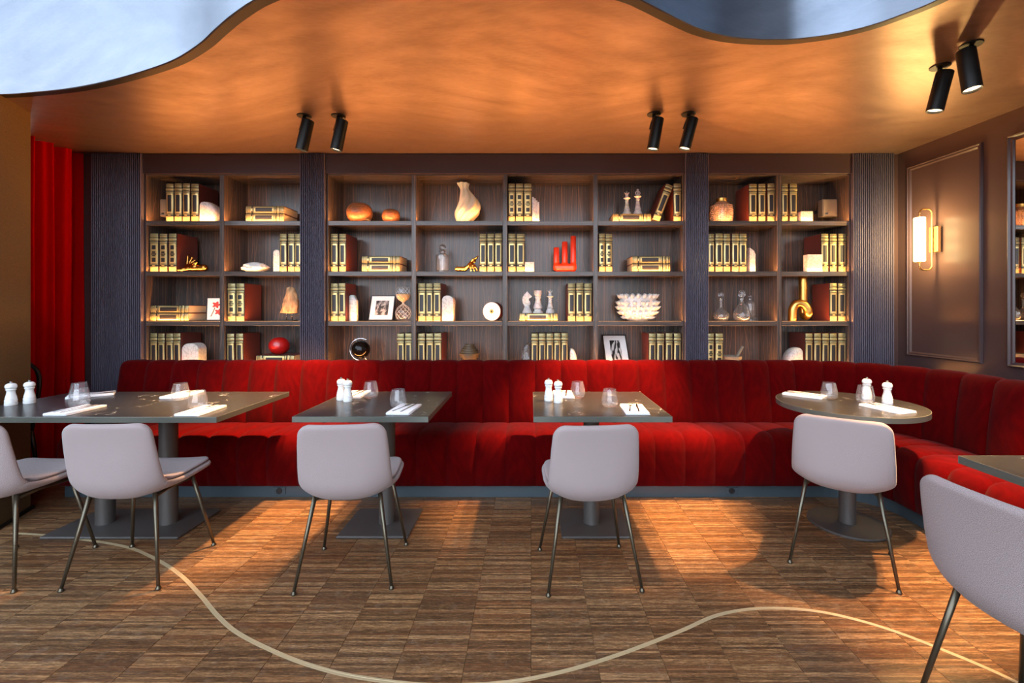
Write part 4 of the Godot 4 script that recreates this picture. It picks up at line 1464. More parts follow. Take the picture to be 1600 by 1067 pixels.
func chess_tall(h: float, r: float) -> Array:
	return chess_base(h, r) + [[r * 0.46, h * 0.40], [r * 0.38, h * 0.55], [r * 0.46, h * 0.56], [r * 0.46, h * 0.585], [r * 0.40, h * 0.60], [r * 0.40, h * 0.64], [r * 0.52, h * 0.66], [r * 0.84, h * 0.70], [r * 0.80, h * 0.715], [r * 0.42, h * 0.735], [r * 0.34, h * 0.75]]

func chess_queen(label: String, at: Vector3, h: float, r: float) -> void:
	var o := thing("chess_queen", label, "chess piece", at, 0.3, "large marble chess pieces")
	part("body", lathe_mesh(chess_tall(h, r) + [[r * 0.38, h * 0.78], [r * 0.30, h * 0.85], [r * 0.34, h * 0.87], [0.0, h * 0.885]], 28), M.alabaster, o)
	var st := ST()
	for k in 6:
		var a := TAU * k / 6
		tube(st, [Vector3(cos(a) * r * 0.16, h * 0.86, sin(a) * r * 0.16), Vector3(cos(a) * r * 0.62, h * 0.945, sin(a) * r * 0.62)], r * 0.20, r * 0.04, 8)
	tube(st, [Vector3(0, h * 0.87, 0), Vector3(0, h, 0)], r * 0.16, r * 0.04, 8)
	part("crown", done(st), M.alabaster, o)

func chess_king(label: String, at: Vector3, h: float, r: float) -> void:
	var o := thing("chess_king", label, "chess piece", at, 0.0, "large marble chess pieces")
	part("body", lathe_mesh(chess_tall(h, r) + [[r * 0.30, h * 0.76], [0.0, h * 0.765]], 28), M.alabaster, o)
	var st := ST()
	for q in 2:
		var ring := []
		for k in 21:
			var a := TAU * k / 20
			ring.append(Vector3(sin(a) * r * 0.52, h * 0.835 - cos(a) * h * 0.072, 0).rotated(Vector3.UP, q * PI / 2))
		tube(st, ring, r * 0.11, r * 0.11, 8, false)
	part("crown", done(st), M.alabaster, o)
	st = ST()
	cbox(st, Vector3(0, h * 0.955, 0), Vector3(r * 0.17, h * 0.09, r * 0.17), 0.001)
	cbox(st, Vector3(0, h * 0.955, 0), Vector3(r * 0.58, h * 0.026, r * 0.17), 0.001)
	part("cross", done(st), M.alabaster, o)

func decanter(label: String, at: Vector3, keys: Array, stop: Array, s: float) -> void:
	# outer profile keys in the decanter's own scale, hollow; stopper a part of its own
	var outer := smooth_profile(keys, 4)
	var prof := []
	for q in outer: prof.append([q[0] * s, q[1] * s])
	var top = prof[-1]
	prof.append([top[0] - 0.002, top[1] + 0.001])
	for i in range(outer.size() - 1, -1, -1):
		if outer[i][1] * s < 0.010: continue
		prof.append([maxf(outer[i][0] * s - 0.003, 0.001), outer[i][1] * s])
	prof.append([0.0, 0.010])
	var o := thing("decanter", label, "decanter", at)
	part("bottle", lathe_mesh(prof, 36), M.clear_glass, o)
	var sp := []
	for q in smooth_profile(stop, 4): sp.append([q[0] * s, q[1] * s])
	part("stopper", lathe_mesh(sp, 24), M.clear_glass, o)

func ornaments() -> void:
	var e := 0.10
	var o: Node3D
	var st: SurfaceTool
	# ---- top shelf, bay beside the curtain
	for q in [[-3.178, 0.104, "small grey speaker box fixed beside the gilt volumes of a top shelf"], [2.600, 0.132, "small grey speaker box fixed above the shelf near the low marble cube"]]:
		var d := DB + 0.15
		var w: float = q[1]
		o = thing("speaker_box", q[2], "speaker", Vector3(q[0], EYE + (CY - 326.0) * d / F, -d), 0, "small speakers in the bookcases")
		part("case", box_mesh(Vector3(w, 0.152, 0.07), 0.006, Vector3(0, 0, 0.0)), M.grey_case, o)
		part("grille", box_mesh(Vector3(w - 0.014, 0.138, 0.003), 0.001, Vector3(0, 0, 0.0362)), M.grey_case, o)
		part("badge", box_mesh(Vector3(0.022, 0.012, 0.002), 0.0, Vector3(-w / 2 + 0.03, -0.05, 0.0385)), M.steel, o)
		part("bracket", box_mesh(Vector3(0.03, 0.03, 0.126), 0.002, Vector3(0, 0, -0.098)), M.black_metal, o)
	solo("dome_bookend", half_dome(wide(27, 0.06), tall(315, 0, 0.06), 0.11, true), M.alabaster, "smooth alabaster dome bookend on a top shelf", "bookend", spot_on(331, 0, 0.088))
	# ---- second shelf
	var hand_a := capsules([[Vector3(0.085, 0.034, 0), Vector3(0.0, 0.034, 0), 0.030, 0.031], [Vector3(0.0, 0.034, 0), Vector3(-0.055, 0.036, 0), 0.031, 0.028],
		[Vector3(-0.060, 0.040, -0.022), Vector3(-0.078, 0.072, -0.022), 0.014, 0.013], [Vector3(-0.078, 0.072, -0.022), Vector3(-0.074, 0.138, -0.024), 0.013, 0.010],
		[Vector3(-0.034, 0.050, -0.014), Vector3(-0.046, 0.082, -0.012), 0.014, 0.013], [Vector3(-0.046, 0.082, -0.012), Vector3(-0.030, 0.124, -0.014), 0.013, 0.010],
		[Vector3(-0.008, 0.052, 0.008), Vector3(-0.014, 0.078, 0.012), 0.014, 0.012], [Vector3(-0.014, 0.078, 0.012), Vector3(0.014, 0.098, 0.012), 0.012, 0.009],
		[Vector3(0.014, 0.048, 0.018), Vector3(0.016, 0.068, 0.026), 0.013, 0.011], [Vector3(0.016, 0.068, 0.026), Vector3(0.040, 0.078, 0.028), 0.011, 0.008],
		[Vector3(-0.04, 0.024, 0.018), Vector3(-0.08, 0.018, 0.028), 0.016, 0.014], [Vector3(-0.08, 0.018, 0.028), Vector3(-0.118, 0.013, 0.024), 0.014, 0.010]], 0.004)
	solo("hand_sculpture", nets(hand_a, Vector3(-0.145, -0.006, -0.055), Vector3(0.13, 0.16, 0.06), 0.0045), M.antique_bronze, "antique bronze hand lying palm up against a maroon cover", "sculpture", spot_on(304, 1, 0.06))
	var n := noise(91, 0.16, 4)
	var ng := noise(92, 0.5, 2)
	st = ST()
	var rows := []
	for i in 31:
		var la := -PI / 2 + PI * i / 30
		var row := []
		for j in 56:
			var lo := TAU * j / 56
			var v := Vector3(cos(la) * cos(lo), sin(la), cos(la) * sin(lo))
			var k := 1.0 + 0.30 * n.get_noise_3dv(v * 10.0) + 0.10 * ng.get_noise_3dv(v * 16.0)
			k *= 1.0 - 0.42 * smoothstep(0.2, 1.0, v.x) * absf(v.y)
			row.append(Vector3(v.x * 0.115, maxf(v.y * 0.048, -0.040) + 0.040, v.z * 0.075) * Vector3(k, 0.9 + 0.25 * (k - 0.8), k))
		rows.append(row)
	grid(st, rows, true)
	solo("shell_ornament", done(st), M.porcelain, "white craggy shell ornament on a shelf", "ornament", spot_on(400, 1, e) + Vector3(0, 0.002, 0))
	solo("plain_bookend", arch_mesh(0.06, tall(390, 1, 0.08), 0.028, 0.10), M.alabaster, "white rounded bookend half hidden by gilt volumes near the shell", "bookend", spot_on(437, 1, 0.13))
	# ---- third shelf
	print_frame("flower_picture", "framed picture of two red flowers on white", spot_on(338, 2, 0.15) + Vector3(0.0, 0.001, 0), 0.12, -0.06, 0.165, tall(465, 2, 0.15), 0.007, M.flower_print, M.black_wood, 0.004)
	o = thing("stone_fragment", "rough sand-coloured stone fragment standing on two pins", "sculpture", spot_on(452, 2, 0.12))
	var base_h := 0.062
	var hh := tall(449, 2, 0.12) - base_h
	var nn := noise(95, 0.12, 4)
	st = ST()
	rows = []
	for i in 21:
		var t := i / 20.0
		var row := []
		for j in 40:
			var a := TAU * j / 40
			var r := lerpf(0.072, 0.030, pow(t, 1.4)) * (1.0 + 0.30 * nn.get_noise_3d(cos(a) * 8.0, t * 14.0, sin(a) * 8.0))
			if t < 0.03: r *= 0.93
			if i == 0 or i == 20: r *= 0.02 if i == 0 else 0.12
			row.append(Vector3(cos(a) * r * 1.04 + 0.016 * sin(t * 2.6), base_h + maxf(t - 0.02, 0.0) * hh + (0.012 * cos(a * 2.0) * t), sin(a) * r * 0.6))
		rows.append(row)
	grid(st, rows, true)
	part("fragment", done(st), M.driftwood, o)
	for x in [-0.024, 0.024]: part("pin", tube_mesh([Vector3(x, 0.008, 0), Vector3(x, base_h + 0.03, 0)], 0.003), M.steel, o)
	part("base", box_mesh(Vector3(0.11, 0.008, 0.07), 0.002, Vector3(0, 0.004, 0)), M.black_metal, o)
	# ---- bottom shelf
	solo("veined_bookend", arch_mesh(wide(26, 0.05), tall(536, 3, 0.088), 0.058, 0.10), M.alabaster, "veined white arch bookend standing before a maroon cover", "bookend", spot_on(303.5, 3, 0.088))
	var top := rest_y(3) + 2 * (BW + 0.0012) + 0.0006
	solo("red_ball", lathe_mesh(smooth_profile([[0.0, 0.0], [0.035, 0.004], [0.068, 0.028], [0.084, 0.072], [0.070, 0.118], [0.036, 0.143], [0.0, 0.149]], 6), 48), M.red_lacquer, "glossy red lacquered ball resting on lying gilt volumes", "ornament", Vector3((436.5 - CX) * (DB + 0.13) / F, top, -DB - 0.13))
	# ---- wide bay, top shelf
	o = thing("wooden_ball", "larger turned wooden ball with a notched stem", "ornament", spot_on(562, 0, 0.13), 0, "turned wooden balls")
	part("ball", lathe_mesh(smooth_profile([[0.0, 0.0], [0.045, 0.002], [0.088, 0.030], [0.109, 0.085], [0.096, 0.140], [0.060, 0.170], [0.0, 0.182]], 6), 44), M.turned_wood, o)
	st = ST()
	tube(st, curve3([Vector3(0.075, 0.030, 0.05), Vector3(0.098, 0.020, 0.055), Vector3(0.118, 0.008, 0.06)], 5), 0.012, 0.006, 12)
	part("stem", done(st), M.ring_wood, o)
	solo("wooden_ball", lathe_mesh(smooth_profile([[0.0, 0.0], [0.04, 0.002], [0.066, 0.022], [0.077, 0.062], [0.065, 0.102], [0.034, 0.120], [0.0, 0.124]], 6), 40), M.turned_wood, "smaller turned wooden ball without a stem", "ornament", spot_on(611, 0, 0.12), 0, "turned wooden balls")
	var vh := tall(287, 0, 0.135)
	solo("wavy_vase", lathe_mesh(smooth_profile([[0.0, 0.0], [0.058, 0.0], [0.066, 0.02], [0.098, 0.26 * vh], [0.092, 0.42 * vh], [0.074, 0.60 * vh], [0.040, 0.80 * vh], [0.036, 0.88 * vh], [0.046, 0.97 * vh], [0.050, vh], [0.044, vh], [0.032, 0.9 * vh], [0.0, 0.85 * vh]], 5), 72,
		func(v, a, r, y):
			var tw: float = y / vh * 1.9
			var k: float = 1.0 + (0.27 * pow(absf(cos(3.5 * (a + tw))), 1.3) - 0.14) * smoothstep(0.0, 0.03, y)
			var sway: float = 0.028 * sin(y / vh * 5.2 - 0.9)
			return Vector3(v.x * k + sway, y, v.z * k)), M.vase_cream, "cream twisted ribbed vase with a flared neck", "vase", spot_on(728, 0, 0.135))
	# stepped pillars bookend
	o = thing("pillar_bookend", "bookend of four stepped pale marble pillars", "bookend", spot_on(837, 0, 0.06))
	for q in [[-0.023, 0.0, 1.0], [-0.008, 0.012, 0.93], [0.007, 0.002, 0.86], [0.022, 0.014, 0.78]]:
		part("pillar", box_mesh(Vector3(0.0148, tall(309, 0, 0.06) * q[2], 0.05), 0.001, Vector3(q[0], tall(309, 0, 0.06) * q[2] / 2, q[1])), M.alabaster, o)
	var by := rest_y(0) + BW + 0.0016
	var dq := DB + 0.09
	chess_queen("marble chess queen standing beside the chess king", Vector3((979.5 - CX) * dq / F, by, -dq), EYE - (299 - CY) * dq / F - by, 0.036)
	chess_king("marble chess king with an open ring crown", Vector3((996.5 - CX) * dq / F, by, -dq), EYE - (295 - CY) * dq / F - by, 0.037)
	# ---- second shelf
	decanter("square-shouldered cut glass decanter with ball stopper beside the gold hand", spot_on(691.5, 1, 0.10), [[0.0, 0.0], [0.054, 0.0], [0.057, 0.006], [0.057, 0.06], [0.056, 0.136], [0.052, 0.148], [0.030, 0.156], [0.024, 0.165], [0.026, 0.180], [0.033, 0.184]], [[0.0, 0.165], [0.014, 0.168], [0.015, 0.188], [0.028, 0.205], [0.026, 0.228], [0.012, 0.238], [0.0, 0.238]], 1.0)
	var hand_b := capsules([[Vector3(-0.095, 0.024, 0), Vector3(-0.03, 0.022, 0), 0.022, 0.020], [Vector3(-0.03, 0.022, 0), Vector3(0.012, 0.052, 0), 0.019, 0.019], [Vector3(0.0, 0.045, -0.014), Vector3(0.022, 0.070, -0.016), 0.014, 0.011], [Vector3(0.0, 0.045, 0.014), Vector3(0.018, 0.066, 0.018), 0.014, 0.011],
		[Vector3(0.015, 0.070, 0.006), Vector3(0.042, 0.104, 0.006), 0.011, 0.009], [Vector3(0.042, 0.104, 0.006), Vector3(0.072, 0.118, 0.004), 0.009, 0.008], [Vector3(0.072, 0.118, 0.004), Vector3(0.084, 0.132, 0.004), 0.008, 0.006],
		[Vector3(0.022, 0.066, -0.012), Vector3(0.052, 0.088, -0.014), 0.010, 0.009], [Vector3(0.052, 0.088, -0.014), Vector3(0.066, 0.112, -0.014), 0.009, 0.006],
		[Vector3(0.016, 0.058, 0.020), Vector3(0.042, 0.050, 0.026), 0.0105, 0.009], [Vector3(0.042, 0.050, 0.026), Vector3(0.055, 0.008, 0.028), 0.009, 0.007],
		[Vector3(0.020, 0.062, 0.004), Vector3(0.056, 0.052, 0.010), 0.0105, 0.009], [Vector3(0.056, 0.052, 0.010), Vector3(0.080, 0.010, 0.012), 0.009, 0.007],
		[Vector3(0.010, 0.050, 0.026), Vector3(0.026, 0.036, 0.036), 0.009, 0.008], [Vector3(0.026, 0.036, 0.036), Vector3(0.030, 0.008, 0.040), 0.008, 0.0065]], 0.004)
	solo("hand_sculpture", nets(hand_b, Vector3(-0.125, -0.002, -0.045), Vector3(0.1, 0.145, 0.06), 0.0042), M.gold, "polished gold hand propped on its fingertips", "sculpture", spot_on(731.5, 1, 0.06) + Vector3(0, 0.001, 0))
	solo("marble_cube", box_mesh(Vector3(wide(14, 0.06), tall(410, 1, 0.06), 0.076), 0.002, Vector3(0, tall(410, 1, 0.06) / 2, 0)), M.alabaster, "small marble cube near the orange vase", "bookend", spot_on(827.3, 1, 0.06))
	# orange vase of three tubes
	o = thing("tube_vase", "glossy orange vase of three upright tubes", "vase", spot_on(882.5, 1, 0.10))
	var tw := wide(8.6, 0.10) / 2
	var xs := [-0.0735, -0.0008, 0.0735]
	var hs := [tall(387, 1, 0.10), tall(378, 1, 0.10), tall(369, 1, 0.10)]
	for k in 3:
		st = ST()
		lathe(st, [[0.0, 0.045], [tw, 0.045], [tw, hs[k] - 0.004], [tw - 0.002, hs[k]], [tw - 0.006, hs[k]], [tw - 0.007, hs[k] - 0.05], [0.0, hs[k] - 0.06]], 24, Transform3D(Basis(), Vector3(xs[k], 0, 0)))
		part("tube", done(st), M.orange_glaze, o)
	var body := func(p: Vector3) -> float:
		var q := (p - Vector3(0, 0.036, 0)).abs() - Vector3(0.066, 0.008, 0.008)
		var box := Vector3(maxf(q.x, 0), maxf(q.y, 0), maxf(q.z, 0)).length() + minf(maxf(q.x, maxf(q.y, q.z)), 0) - 0.0285
		var s := exp(-box / 0.007)
		for k in 3:
			var h := clampf(p.y, 0.04, 0.10)
			s += exp(-((p - Vector3(xs[k], h, 0)).length() - tw) / 0.007)
		return maxf(-0.007 * log(maxf(s, 1e-30)), -p.y + 0.0)
	part("body", nets(body, Vector3(-0.12, -0.008, -0.05), Vector3(0.12, 0.094, 0.05), 0.005), M.orange_glaze, o)
	# ---- third shelf
	o = thing("stepped_bookend", "triple-stepped white arch bookend", "bookend", spot_on(553.5, 2, 0.10))
	for k in 3:
		part("arch", arch_mesh(0.052 - k * 0.003, tall(461, 2, 0.10) - k * 0.018, 0.022, 0.034), M.alabaster, o, Vector3(-0.022 + k * 0.022, 0, -0.02 + k * 0.032))
	print_frame("framed_print", "black-framed print leaning on the shelf beside the hourglass", spot_on(594.5, 2, 0.08) + Vector3(0, 0.0035, 0), 0.0, -0.36, 0.212, 0.232, 0.007, M.engraving_a, M.black_wood, 0.042)
	# hourglass
	o = thing("hourglass", "glass hourglass with spiral stripes and pale sand", "hourglass", spot_on(630, 2, 0.11))
	var gh := tall(446, 2, 0.08)
	var hg := smooth_profile([[0.0, 0.0], [0.045, 0.001], [0.060, 0.03], [0.066, 0.075], [0.050, 0.115], [0.014, 0.142], [0.0085, gh / 2], [0.014, gh - 0.142], [0.048, gh - 0.115], [0.062, gh - 0.075], [0.056, gh - 0.03], [0.040, gh - 0.002], [0.0, gh]], 5)
	part("glass", lathe_mesh(hg, 44), M.tumbler_glass, o)
	var sd := []
	for q in hg:
		if q[1] > gh / 2 and q[1] < gh - 0.068: sd.append([maxf(q[0] - 0.003, 0.002), q[1]])
	sd.append([0.0, gh - 0.066])
	part("sand", lathe_mesh(sd, 32), M.sand, o)
	st = ST()
	for k in 10:
		var path := []
		for i in range(8, hg.size() - 8):
			var a: float = TAU * k / 10 + hg[i][1] * 16.0
			path.append(Vector3(cos(a) * (hg[i][0] - 0.001), hg[i][1], sin(a) * (hg[i][0] - 0.001)))
		tube(st, path, 0.0011, 0.0011, 5)
	part("stripes", done(st), M.white_lacquer, o)
	solo("arch_bookend", arch_mesh(wide(18, 0.06), tall(462, 2, 0.085), 0.045, 0.10), M.alabaster, "plain white arch bookend near the round clock", "bookend", spot_on(701, 2, 0.085))
	# round clock
	o = thing("round_clock", "round drum clock with white dial and gold star centre", "clock", spot_on(768.5, 2, 0.08) + Vector3(0, 0.0822, 0), -0.26)
	var lay := Transform3D(Basis(Vector3.RIGHT, PI / 2), Vector3.ZERO)
	st = ST(); lathe(st, [[0.0, -0.075], [0.078, -0.075], [0.0815, -0.071], [0.0815, -0.002], [0.078, 0.003], [0.074, 0.003]], 44, lay)
	part("drum", done(st), M.book_cover, o)
	st = ST(); lathe(st, [[0.079, 0.0], [0.079, 0.005], [0.0, 0.005]], 44, lay)
	part("dial", done(st), M.white_lacquer, o)
	st = ST()
	var star := PackedVector2Array()
	for k in 16:
		var a := TAU * k / 16
		var r := 0.023 if k % 2 == 0 else 0.014
		star.append(Vector2(cos(a) * r, sin(a) * r))
	prism(st, star, 0.005, 0.0075)
	part("star", done(st), M.gold, o)
	st = ST(); lathe(st, [[0.007, 0.0], [0.007, 0.010], [0.0, 0.011]], 16, lay)
	part("hub", done(st), M.black_metal, o)
	# chess pieces on the lying volume
	by = rest_y(2) + BW + 0.0016
	var kh := EYE - (455 - CY) * dq / F - by
	o = thing("chess_knight", "marble chess knight with a horse head", "chess piece", Vector3((823.5 - CX) * dq / F, by, -dq), 0, "large marble chess pieces")
	part("base", lathe_mesh([[0.0, 0.0], [0.041, 0.0], [0.041, 0.012], [0.036, 0.018], [0.022, kh * 0.30], [0.019, kh * 0.34], [0.0, kh * 0.345]], 28), M.alabaster, o)
	st = ST()
	var horse := PackedVector2Array()
	for q in [[-0.02, 0.30], [0.018, 0.30], [0.029, 0.42], [0.026, 0.53], [0.014, 0.60], [0.020, 0.68], [0.030, 0.70], [0.042, 0.745], [0.038, 0.79], [0.020, 0.875], [0.010, 0.94], [0.003, 1.0], [-0.006, 0.955], [-0.022, 0.86], [-0.037, 0.74], [-0.041, 0.60], [-0.037, 0.46]]: horse.append(Vector2(q[0], q[1] * kh))
	prism(st, horse, -0.014, 0.014, Transform3D(), true)
	var inner := PackedVector2Array()
	for q in horse: inner.append(Vector2(-0.004, kh * 0.65) + (q - Vector2(-0.004, kh * 0.65)) * 0.78)
	for s in [-1, 1]:
		prism(st, inner, minf(s * 0.013, s * 0.021), maxf(s * 0.013, s * 0.021), Transform3D(), true)
	part("head", done(st), M.alabaster, o)
	kh = EYE - (454 - CY) * dq / F - by
	o = thing("chess_rook", "marble chess rook with a battlement top", "chess piece", Vector3((840.5 - CX) * dq / F, by, -dq), 0, "large marble chess pieces")
	part("body", lathe_mesh([[0.0, 0.0], [0.043, 0.0], [0.043, kh * 0.07], [0.033, kh * 0.085], [0.029, kh * 0.16], [0.040, kh * 0.22], [0.040, kh * 0.245], [0.030, kh * 0.42], [0.022, kh * 0.60], [0.027, kh * 0.70], [0.027, kh * 0.74], [0.023, kh * 0.76], [0.030, kh * 0.80], [0.031, kh * 0.84], [0.0, kh * 0.84]], 30), M.alabaster, o)
	st = ST()
	for k in 6:
		var a := TAU * k / 6
		cbox(st, Vector3(0, kh * 0.92, 0.026), Vector3(0.024, kh * 0.17, 0.010), 0.001, Transform3D(Basis(Vector3.UP, a), Vector3.ZERO))
	part("battlement", done(st), M.alabaster, o)
	chess_queen("marble chess queen standing beside the rook", Vector3((859.5 - CX) * dq / F, by, -dq), EYE - (452 - CY) * dq / F - by, 0.038)
	# spiky bowl
	o = thing("spiky_bowl", "large white porcelain bowl covered with pointed cups", "bowl", spot_on(996.5, 2, 0.165))
	o.scale.z = 0.66
	var bh := tall(464, 2, 0.19)
	var bowl := smooth_profile([[0.0, 0.0], [0.075, 0.0], [0.105, 0.018], [0.150, 0.065], [0.165, 0.12], [0.155, bh], [0.147, bh], [0.157, 0.12], [0.142, 0.068], [0.098, 0.026], [0.0, 0.014]], 4)
	part("bowl", lathe_mesh(bowl, 56), M.porcelain, o)
	st = ST()
	rng.seed = 41
	for ring in [[0.024, 0.112, 13], [0.062, 0.146, 17], [0.102, 0.162, 18], [0.142, 0.162, 18], [bh - 0.010, 0.156, 19]]:
		for k in ring[2]:
			var a: float = TAU * (k + 0.5 * fmod(ring[0] * 26.0, 1.0) + rng.randf_range(-0.12, 0.12)) / ring[2]
			var out := Vector3(cos(a), 0, sin(a))
			var lift := lerpf(0.35, 1.5, ring[0] / bh)
			var dir := (out + Vector3(0, lift, 0)).normalized()
			var side := Vector3.UP.cross(out).normalized()
			var upd := dir.cross(side) * -1.0
			var p0: Vector3 = out * (ring[1] - 0.006) + Vector3(0, ring[0], 0)
			var rr := []
			for q in [[0.0, 0.014, 0.0], [0.012, 0.0195, 0.0], [0.026, 0.0185, 0.35], [0.036, 0.0135, 1.0], [0.030, 0.0110, 0.8], [0.010, 0.009, 0.0]]:
				var row := []
				for j in 10:
					var b := TAU * j / 10
					var tip: float = q[2] * 0.017 * pow(maxf(0.0, sin(b)), 2.0)
					row.append(p0 + dir * (q[0] + tip) + (side * cos(b) + upd * sin(b)) * q[1])
				row.reverse()
				rr.append(row)
			grid(st, rr, true)
	part("cups", done(st), M.porcelain, o).set_meta("kind", "stuff")
	# ---- bottom shelf of the wide bay
	o = thing("globe", "small dark globe in a chrome ring on a stem", "globe", spot_on(564, 3, 0.10))
	var gc := Vector3(0, EYE - (546 - CY) * (DB + 0.10) / F - shelf_y(3), 0)
	st = ST(); lathe(st, smooth_profile([[0.0, -0.078], [0.039, -0.0676], [0.0676, -0.039], [0.078, 0.0], [0.0676, 0.039], [0.039, 0.0676], [0.0, 0.078]], 4), 36, Transform3D(Basis(Vector3.BACK, -0.5), gc))
	part("sphere", done(st), M.globe_dark, o)
	var ring2 := []
	for i in 25:
		var a := deg_to_rad(55.0 + i * 8.6)
		ring2.append(gc + Vector3(cos(a), sin(a), 0) * 0.095)
	part("meridian", tube_mesh(ring2, 0.0055, 0.0055, 10), M.chrome, o)
	for s in [-1, 1]:
		var ax: Vector3 = Vector3(sin(-0.5), cos(-0.5), 0) * s
		part("axis_pin", tube_mesh([gc + ax * 0.072, gc + ax * 0.112], 0.006, 0.005, 10), M.chrome, o)
	part("stem", lathe_mesh([[0.0, 0.0], [0.055, 0.0], [0.057, 0.006], [0.014, 0.014], [0.009, 0.03], [0.009, gc.y - 0.095], [0.0, gc.y - 0.093]], 28), M.chrome, o)
	var wh := tall(538, 3, 0.10)
	solo("ringed_vase", lathe_mesh([[0.0, 0.0], [0.045, 0.0], [0.045, 0.060], [0.050, 0.062], [0.052, 0.088], [0.062, 0.090], [0.063, 0.106], [0.076, 0.108], [0.077, 0.130], [0.087, 0.132], [0.087, 0.150], [0.077, 0.152], [0.077, 0.168], [0.066, 0.170], [0.065, 0.188], [0.053, 0.190], [0.053, 0.206], [0.043, 0.208], [0.042, wh], [0.034, wh], [0.033, wh - 0.03], [0.0, wh - 0.03]], 44), M.ring_wood, "ringed wooden vase of stacked discs", "vase", spot_on(733.5, 3, 0.10))
	solo("glass_dome", half_dome(wide(14.5, 0.09), tall(536, 3, 0.09), 0.10, false), M.clear_glass, "clear glass dome bookend holding up five gilt volumes", "bookend", spot_on(821.5, 3, 0.09))
	solo("frosted_dome", half_dome(wide(12, 0.09), tall(544, 3, 0.09), 0.10, true), M.alabaster, "low white marble dome bookend beside the five gilt volumes", "bookend", spot_on(895.5, 3, 0.09))
	print_frame("framed_print", "black-framed print slanting sideways near the bench", spot_on(967, 3, 0.045) + Vector3(0, 0.0055, 0), 0.0, -0.70, 0.215, 0.375, 0.009, M.engraving_b, M.black_wood, 0.052)
	# ---- bay beside the lamp
	o = thing("lattice_jar", "round lattice-cut amber glass jar with a brass lid", "jar", spot_on(1127, 0, 0.125))
	var jh := tall(313, 0, 0.125)
	part("jar", lathe_mesh(smooth_profile([[0.0, 0.0], [0.078, 0.0], [0.088, 0.010], [0.091, 0.05], [0.091, 0.115], [0.086, 0.145], [0.068, 0.165], [0.046, jh - 0.018], [0.042, jh - 0.012]], 4), 48), M.lattice_glass, o)
	st = ST()
	var jp := smooth_profile([[0.087, 0.010], [0.091, 0.05], [0.091, 0.115], [0.086, 0.145], [0.078, 0.157]], 4)
	for i in 9:
		var yy := 0.016 + i * 0.0165
		var rad := 0.08
		for q in jp:
			if q[1] <= yy: rad = q[0]
		for k in 28:
			var a := TAU * k / 28
			var c := Vector3(cos(a) * rad, yy, sin(a) * rad)
			lathe(st, [[0.0, -0.0075], [0.0065, -0.003], [0.0065, 0.003], [0.0, 0.0075]], 6, Transform3D(Basis(), c))
	part("beads", done(st), M.lattice_glass, o).set_meta("kind", "stuff")
	part("lid", lathe_mesh([[0.0, jh - 0.018], [0.044, jh - 0.018], [0.045, jh - 0.016], [0.045, jh + 0.012], [0.042, jh + 0.015], [0.0, jh + 0.015]], 36), M.satin_gold, o)
	solo("marble_cube", box_mesh(Vector3(0.10, tall(331, 0, 0.05), 0.09), 0.002, Vector3(0, tall(331, 0, 0.05) / 2, 0)), M.alabaster, "low marble cube on a top shelf below the grey speaker", "bookend", spot_on(1256, 0, 0.07))
	o = thing("pointed_bookend", "narrow pointed white bookend beside five gilt volumes", "bookend", spot_on(1172, 1, 0.085))
	st = ST()
	prism(st, PackedVector2Array([Vector2(-0.024, 0), Vector2(0.024, 0), Vector2(0.024, 0.15), Vector2(0.012, 0.178), Vector2(-0.024, 0.205)]), -0.045, 0.045)
	part("block", done(st), M.alabaster, o)
	solo("marble_block", box_mesh(Vector3(0.128, tall(398, 1, 0.04), 0.06), 0.002, Vector3(0, tall(398, 1, 0.04) / 2, 0)), M.alabaster, "tall marble block standing before a maroon cover", "bookend", spot_on(1270, 1, 0.05))
	decanter("small round flask decanter with a long neck and ball stopper", spot_on(1126.5, 2, 0.09), [[0.0, 0.0], [0.040, 0.0], [0.062, 0.022], [0.066, 0.050], [0.050, 0.082], [0.020, 0.108], [0.014, 0.135], [0.015, 0.185], [0.022, 0.192]], [[0.0, 0.17], [0.010, 0.175], [0.010, 0.200], [0.022, 0.222], [0.016, 0.246], [0.0, 0.252]], 1.0)
	decanter("tall teardrop glass decanter with a cubic stopper", spot_on(1159, 2, 0.08), [[0.0, 0.0], [0.045, 0.0], [0.068, 0.026], [0.071, 0.058], [0.056, 0.098], [0.026, 0.145], [0.018, 0.170], [0.019, 0.195], [0.025, 0.200]], [[0.0, 0.18], [0.013, 0.182], [0.013, 0.206], [0.027, 0.215], [0.027, 0.250], [0.018, 0.262], [0.0, 0.266]], 1.0)
	decanter("squat straight glass bottle behind the teardrop decanter", spot_on(1172, 2, 0.18), [[0.0, 0.0], [0.044, 0.0], [0.047, 0.01], [0.047, 0.135], [0.040, 0.160], [0.018, 0.178], [0.015, 0.192], [0.019, 0.196]], [[0.0, 0.18], [0.011, 0.185], [0.012, 0.202], [0.018, 0.212], [0.010, 0.224], [0.0, 0.226]], 1.0)
	# knotted gold vase
	var ge := 0.09
	var k2 := (DB + ge) / F
	var gp := []
	for q in [[1238.5, 500], [1238.5, 484], [1240, 474], [1246, 465], [1254, 463], [1261, 468], [1262.5, 478], [1262, 487], [1260, 491], [1257.5, 490]]: gp.append(Vector3((q[0] - 1250) * k2, EYE - (q[1] - CY) * k2 - shelf_y(2), 0))
	gp = []
	for q in [[-0.062, 0.0, 0.0], [-0.062, 0.05, 0.0], [-0.058, 0.10, 0.0], [-0.038, 0.140, 0.002], [-0.004, 0.152, 0.008], [0.032, 0.138, 0.016], [0.056, 0.100, 0.022], [0.062, 0.060, 0.018], [0.062, 0.040, -0.012], [0.062, 0.052, -0.040], [0.062, 0.10, -0.052], [0.062, 0.20, -0.052], [0.062, tall(433, 2, ge), -0.052]]: gp.append(Vector3(q[0], q[1], q[2]))
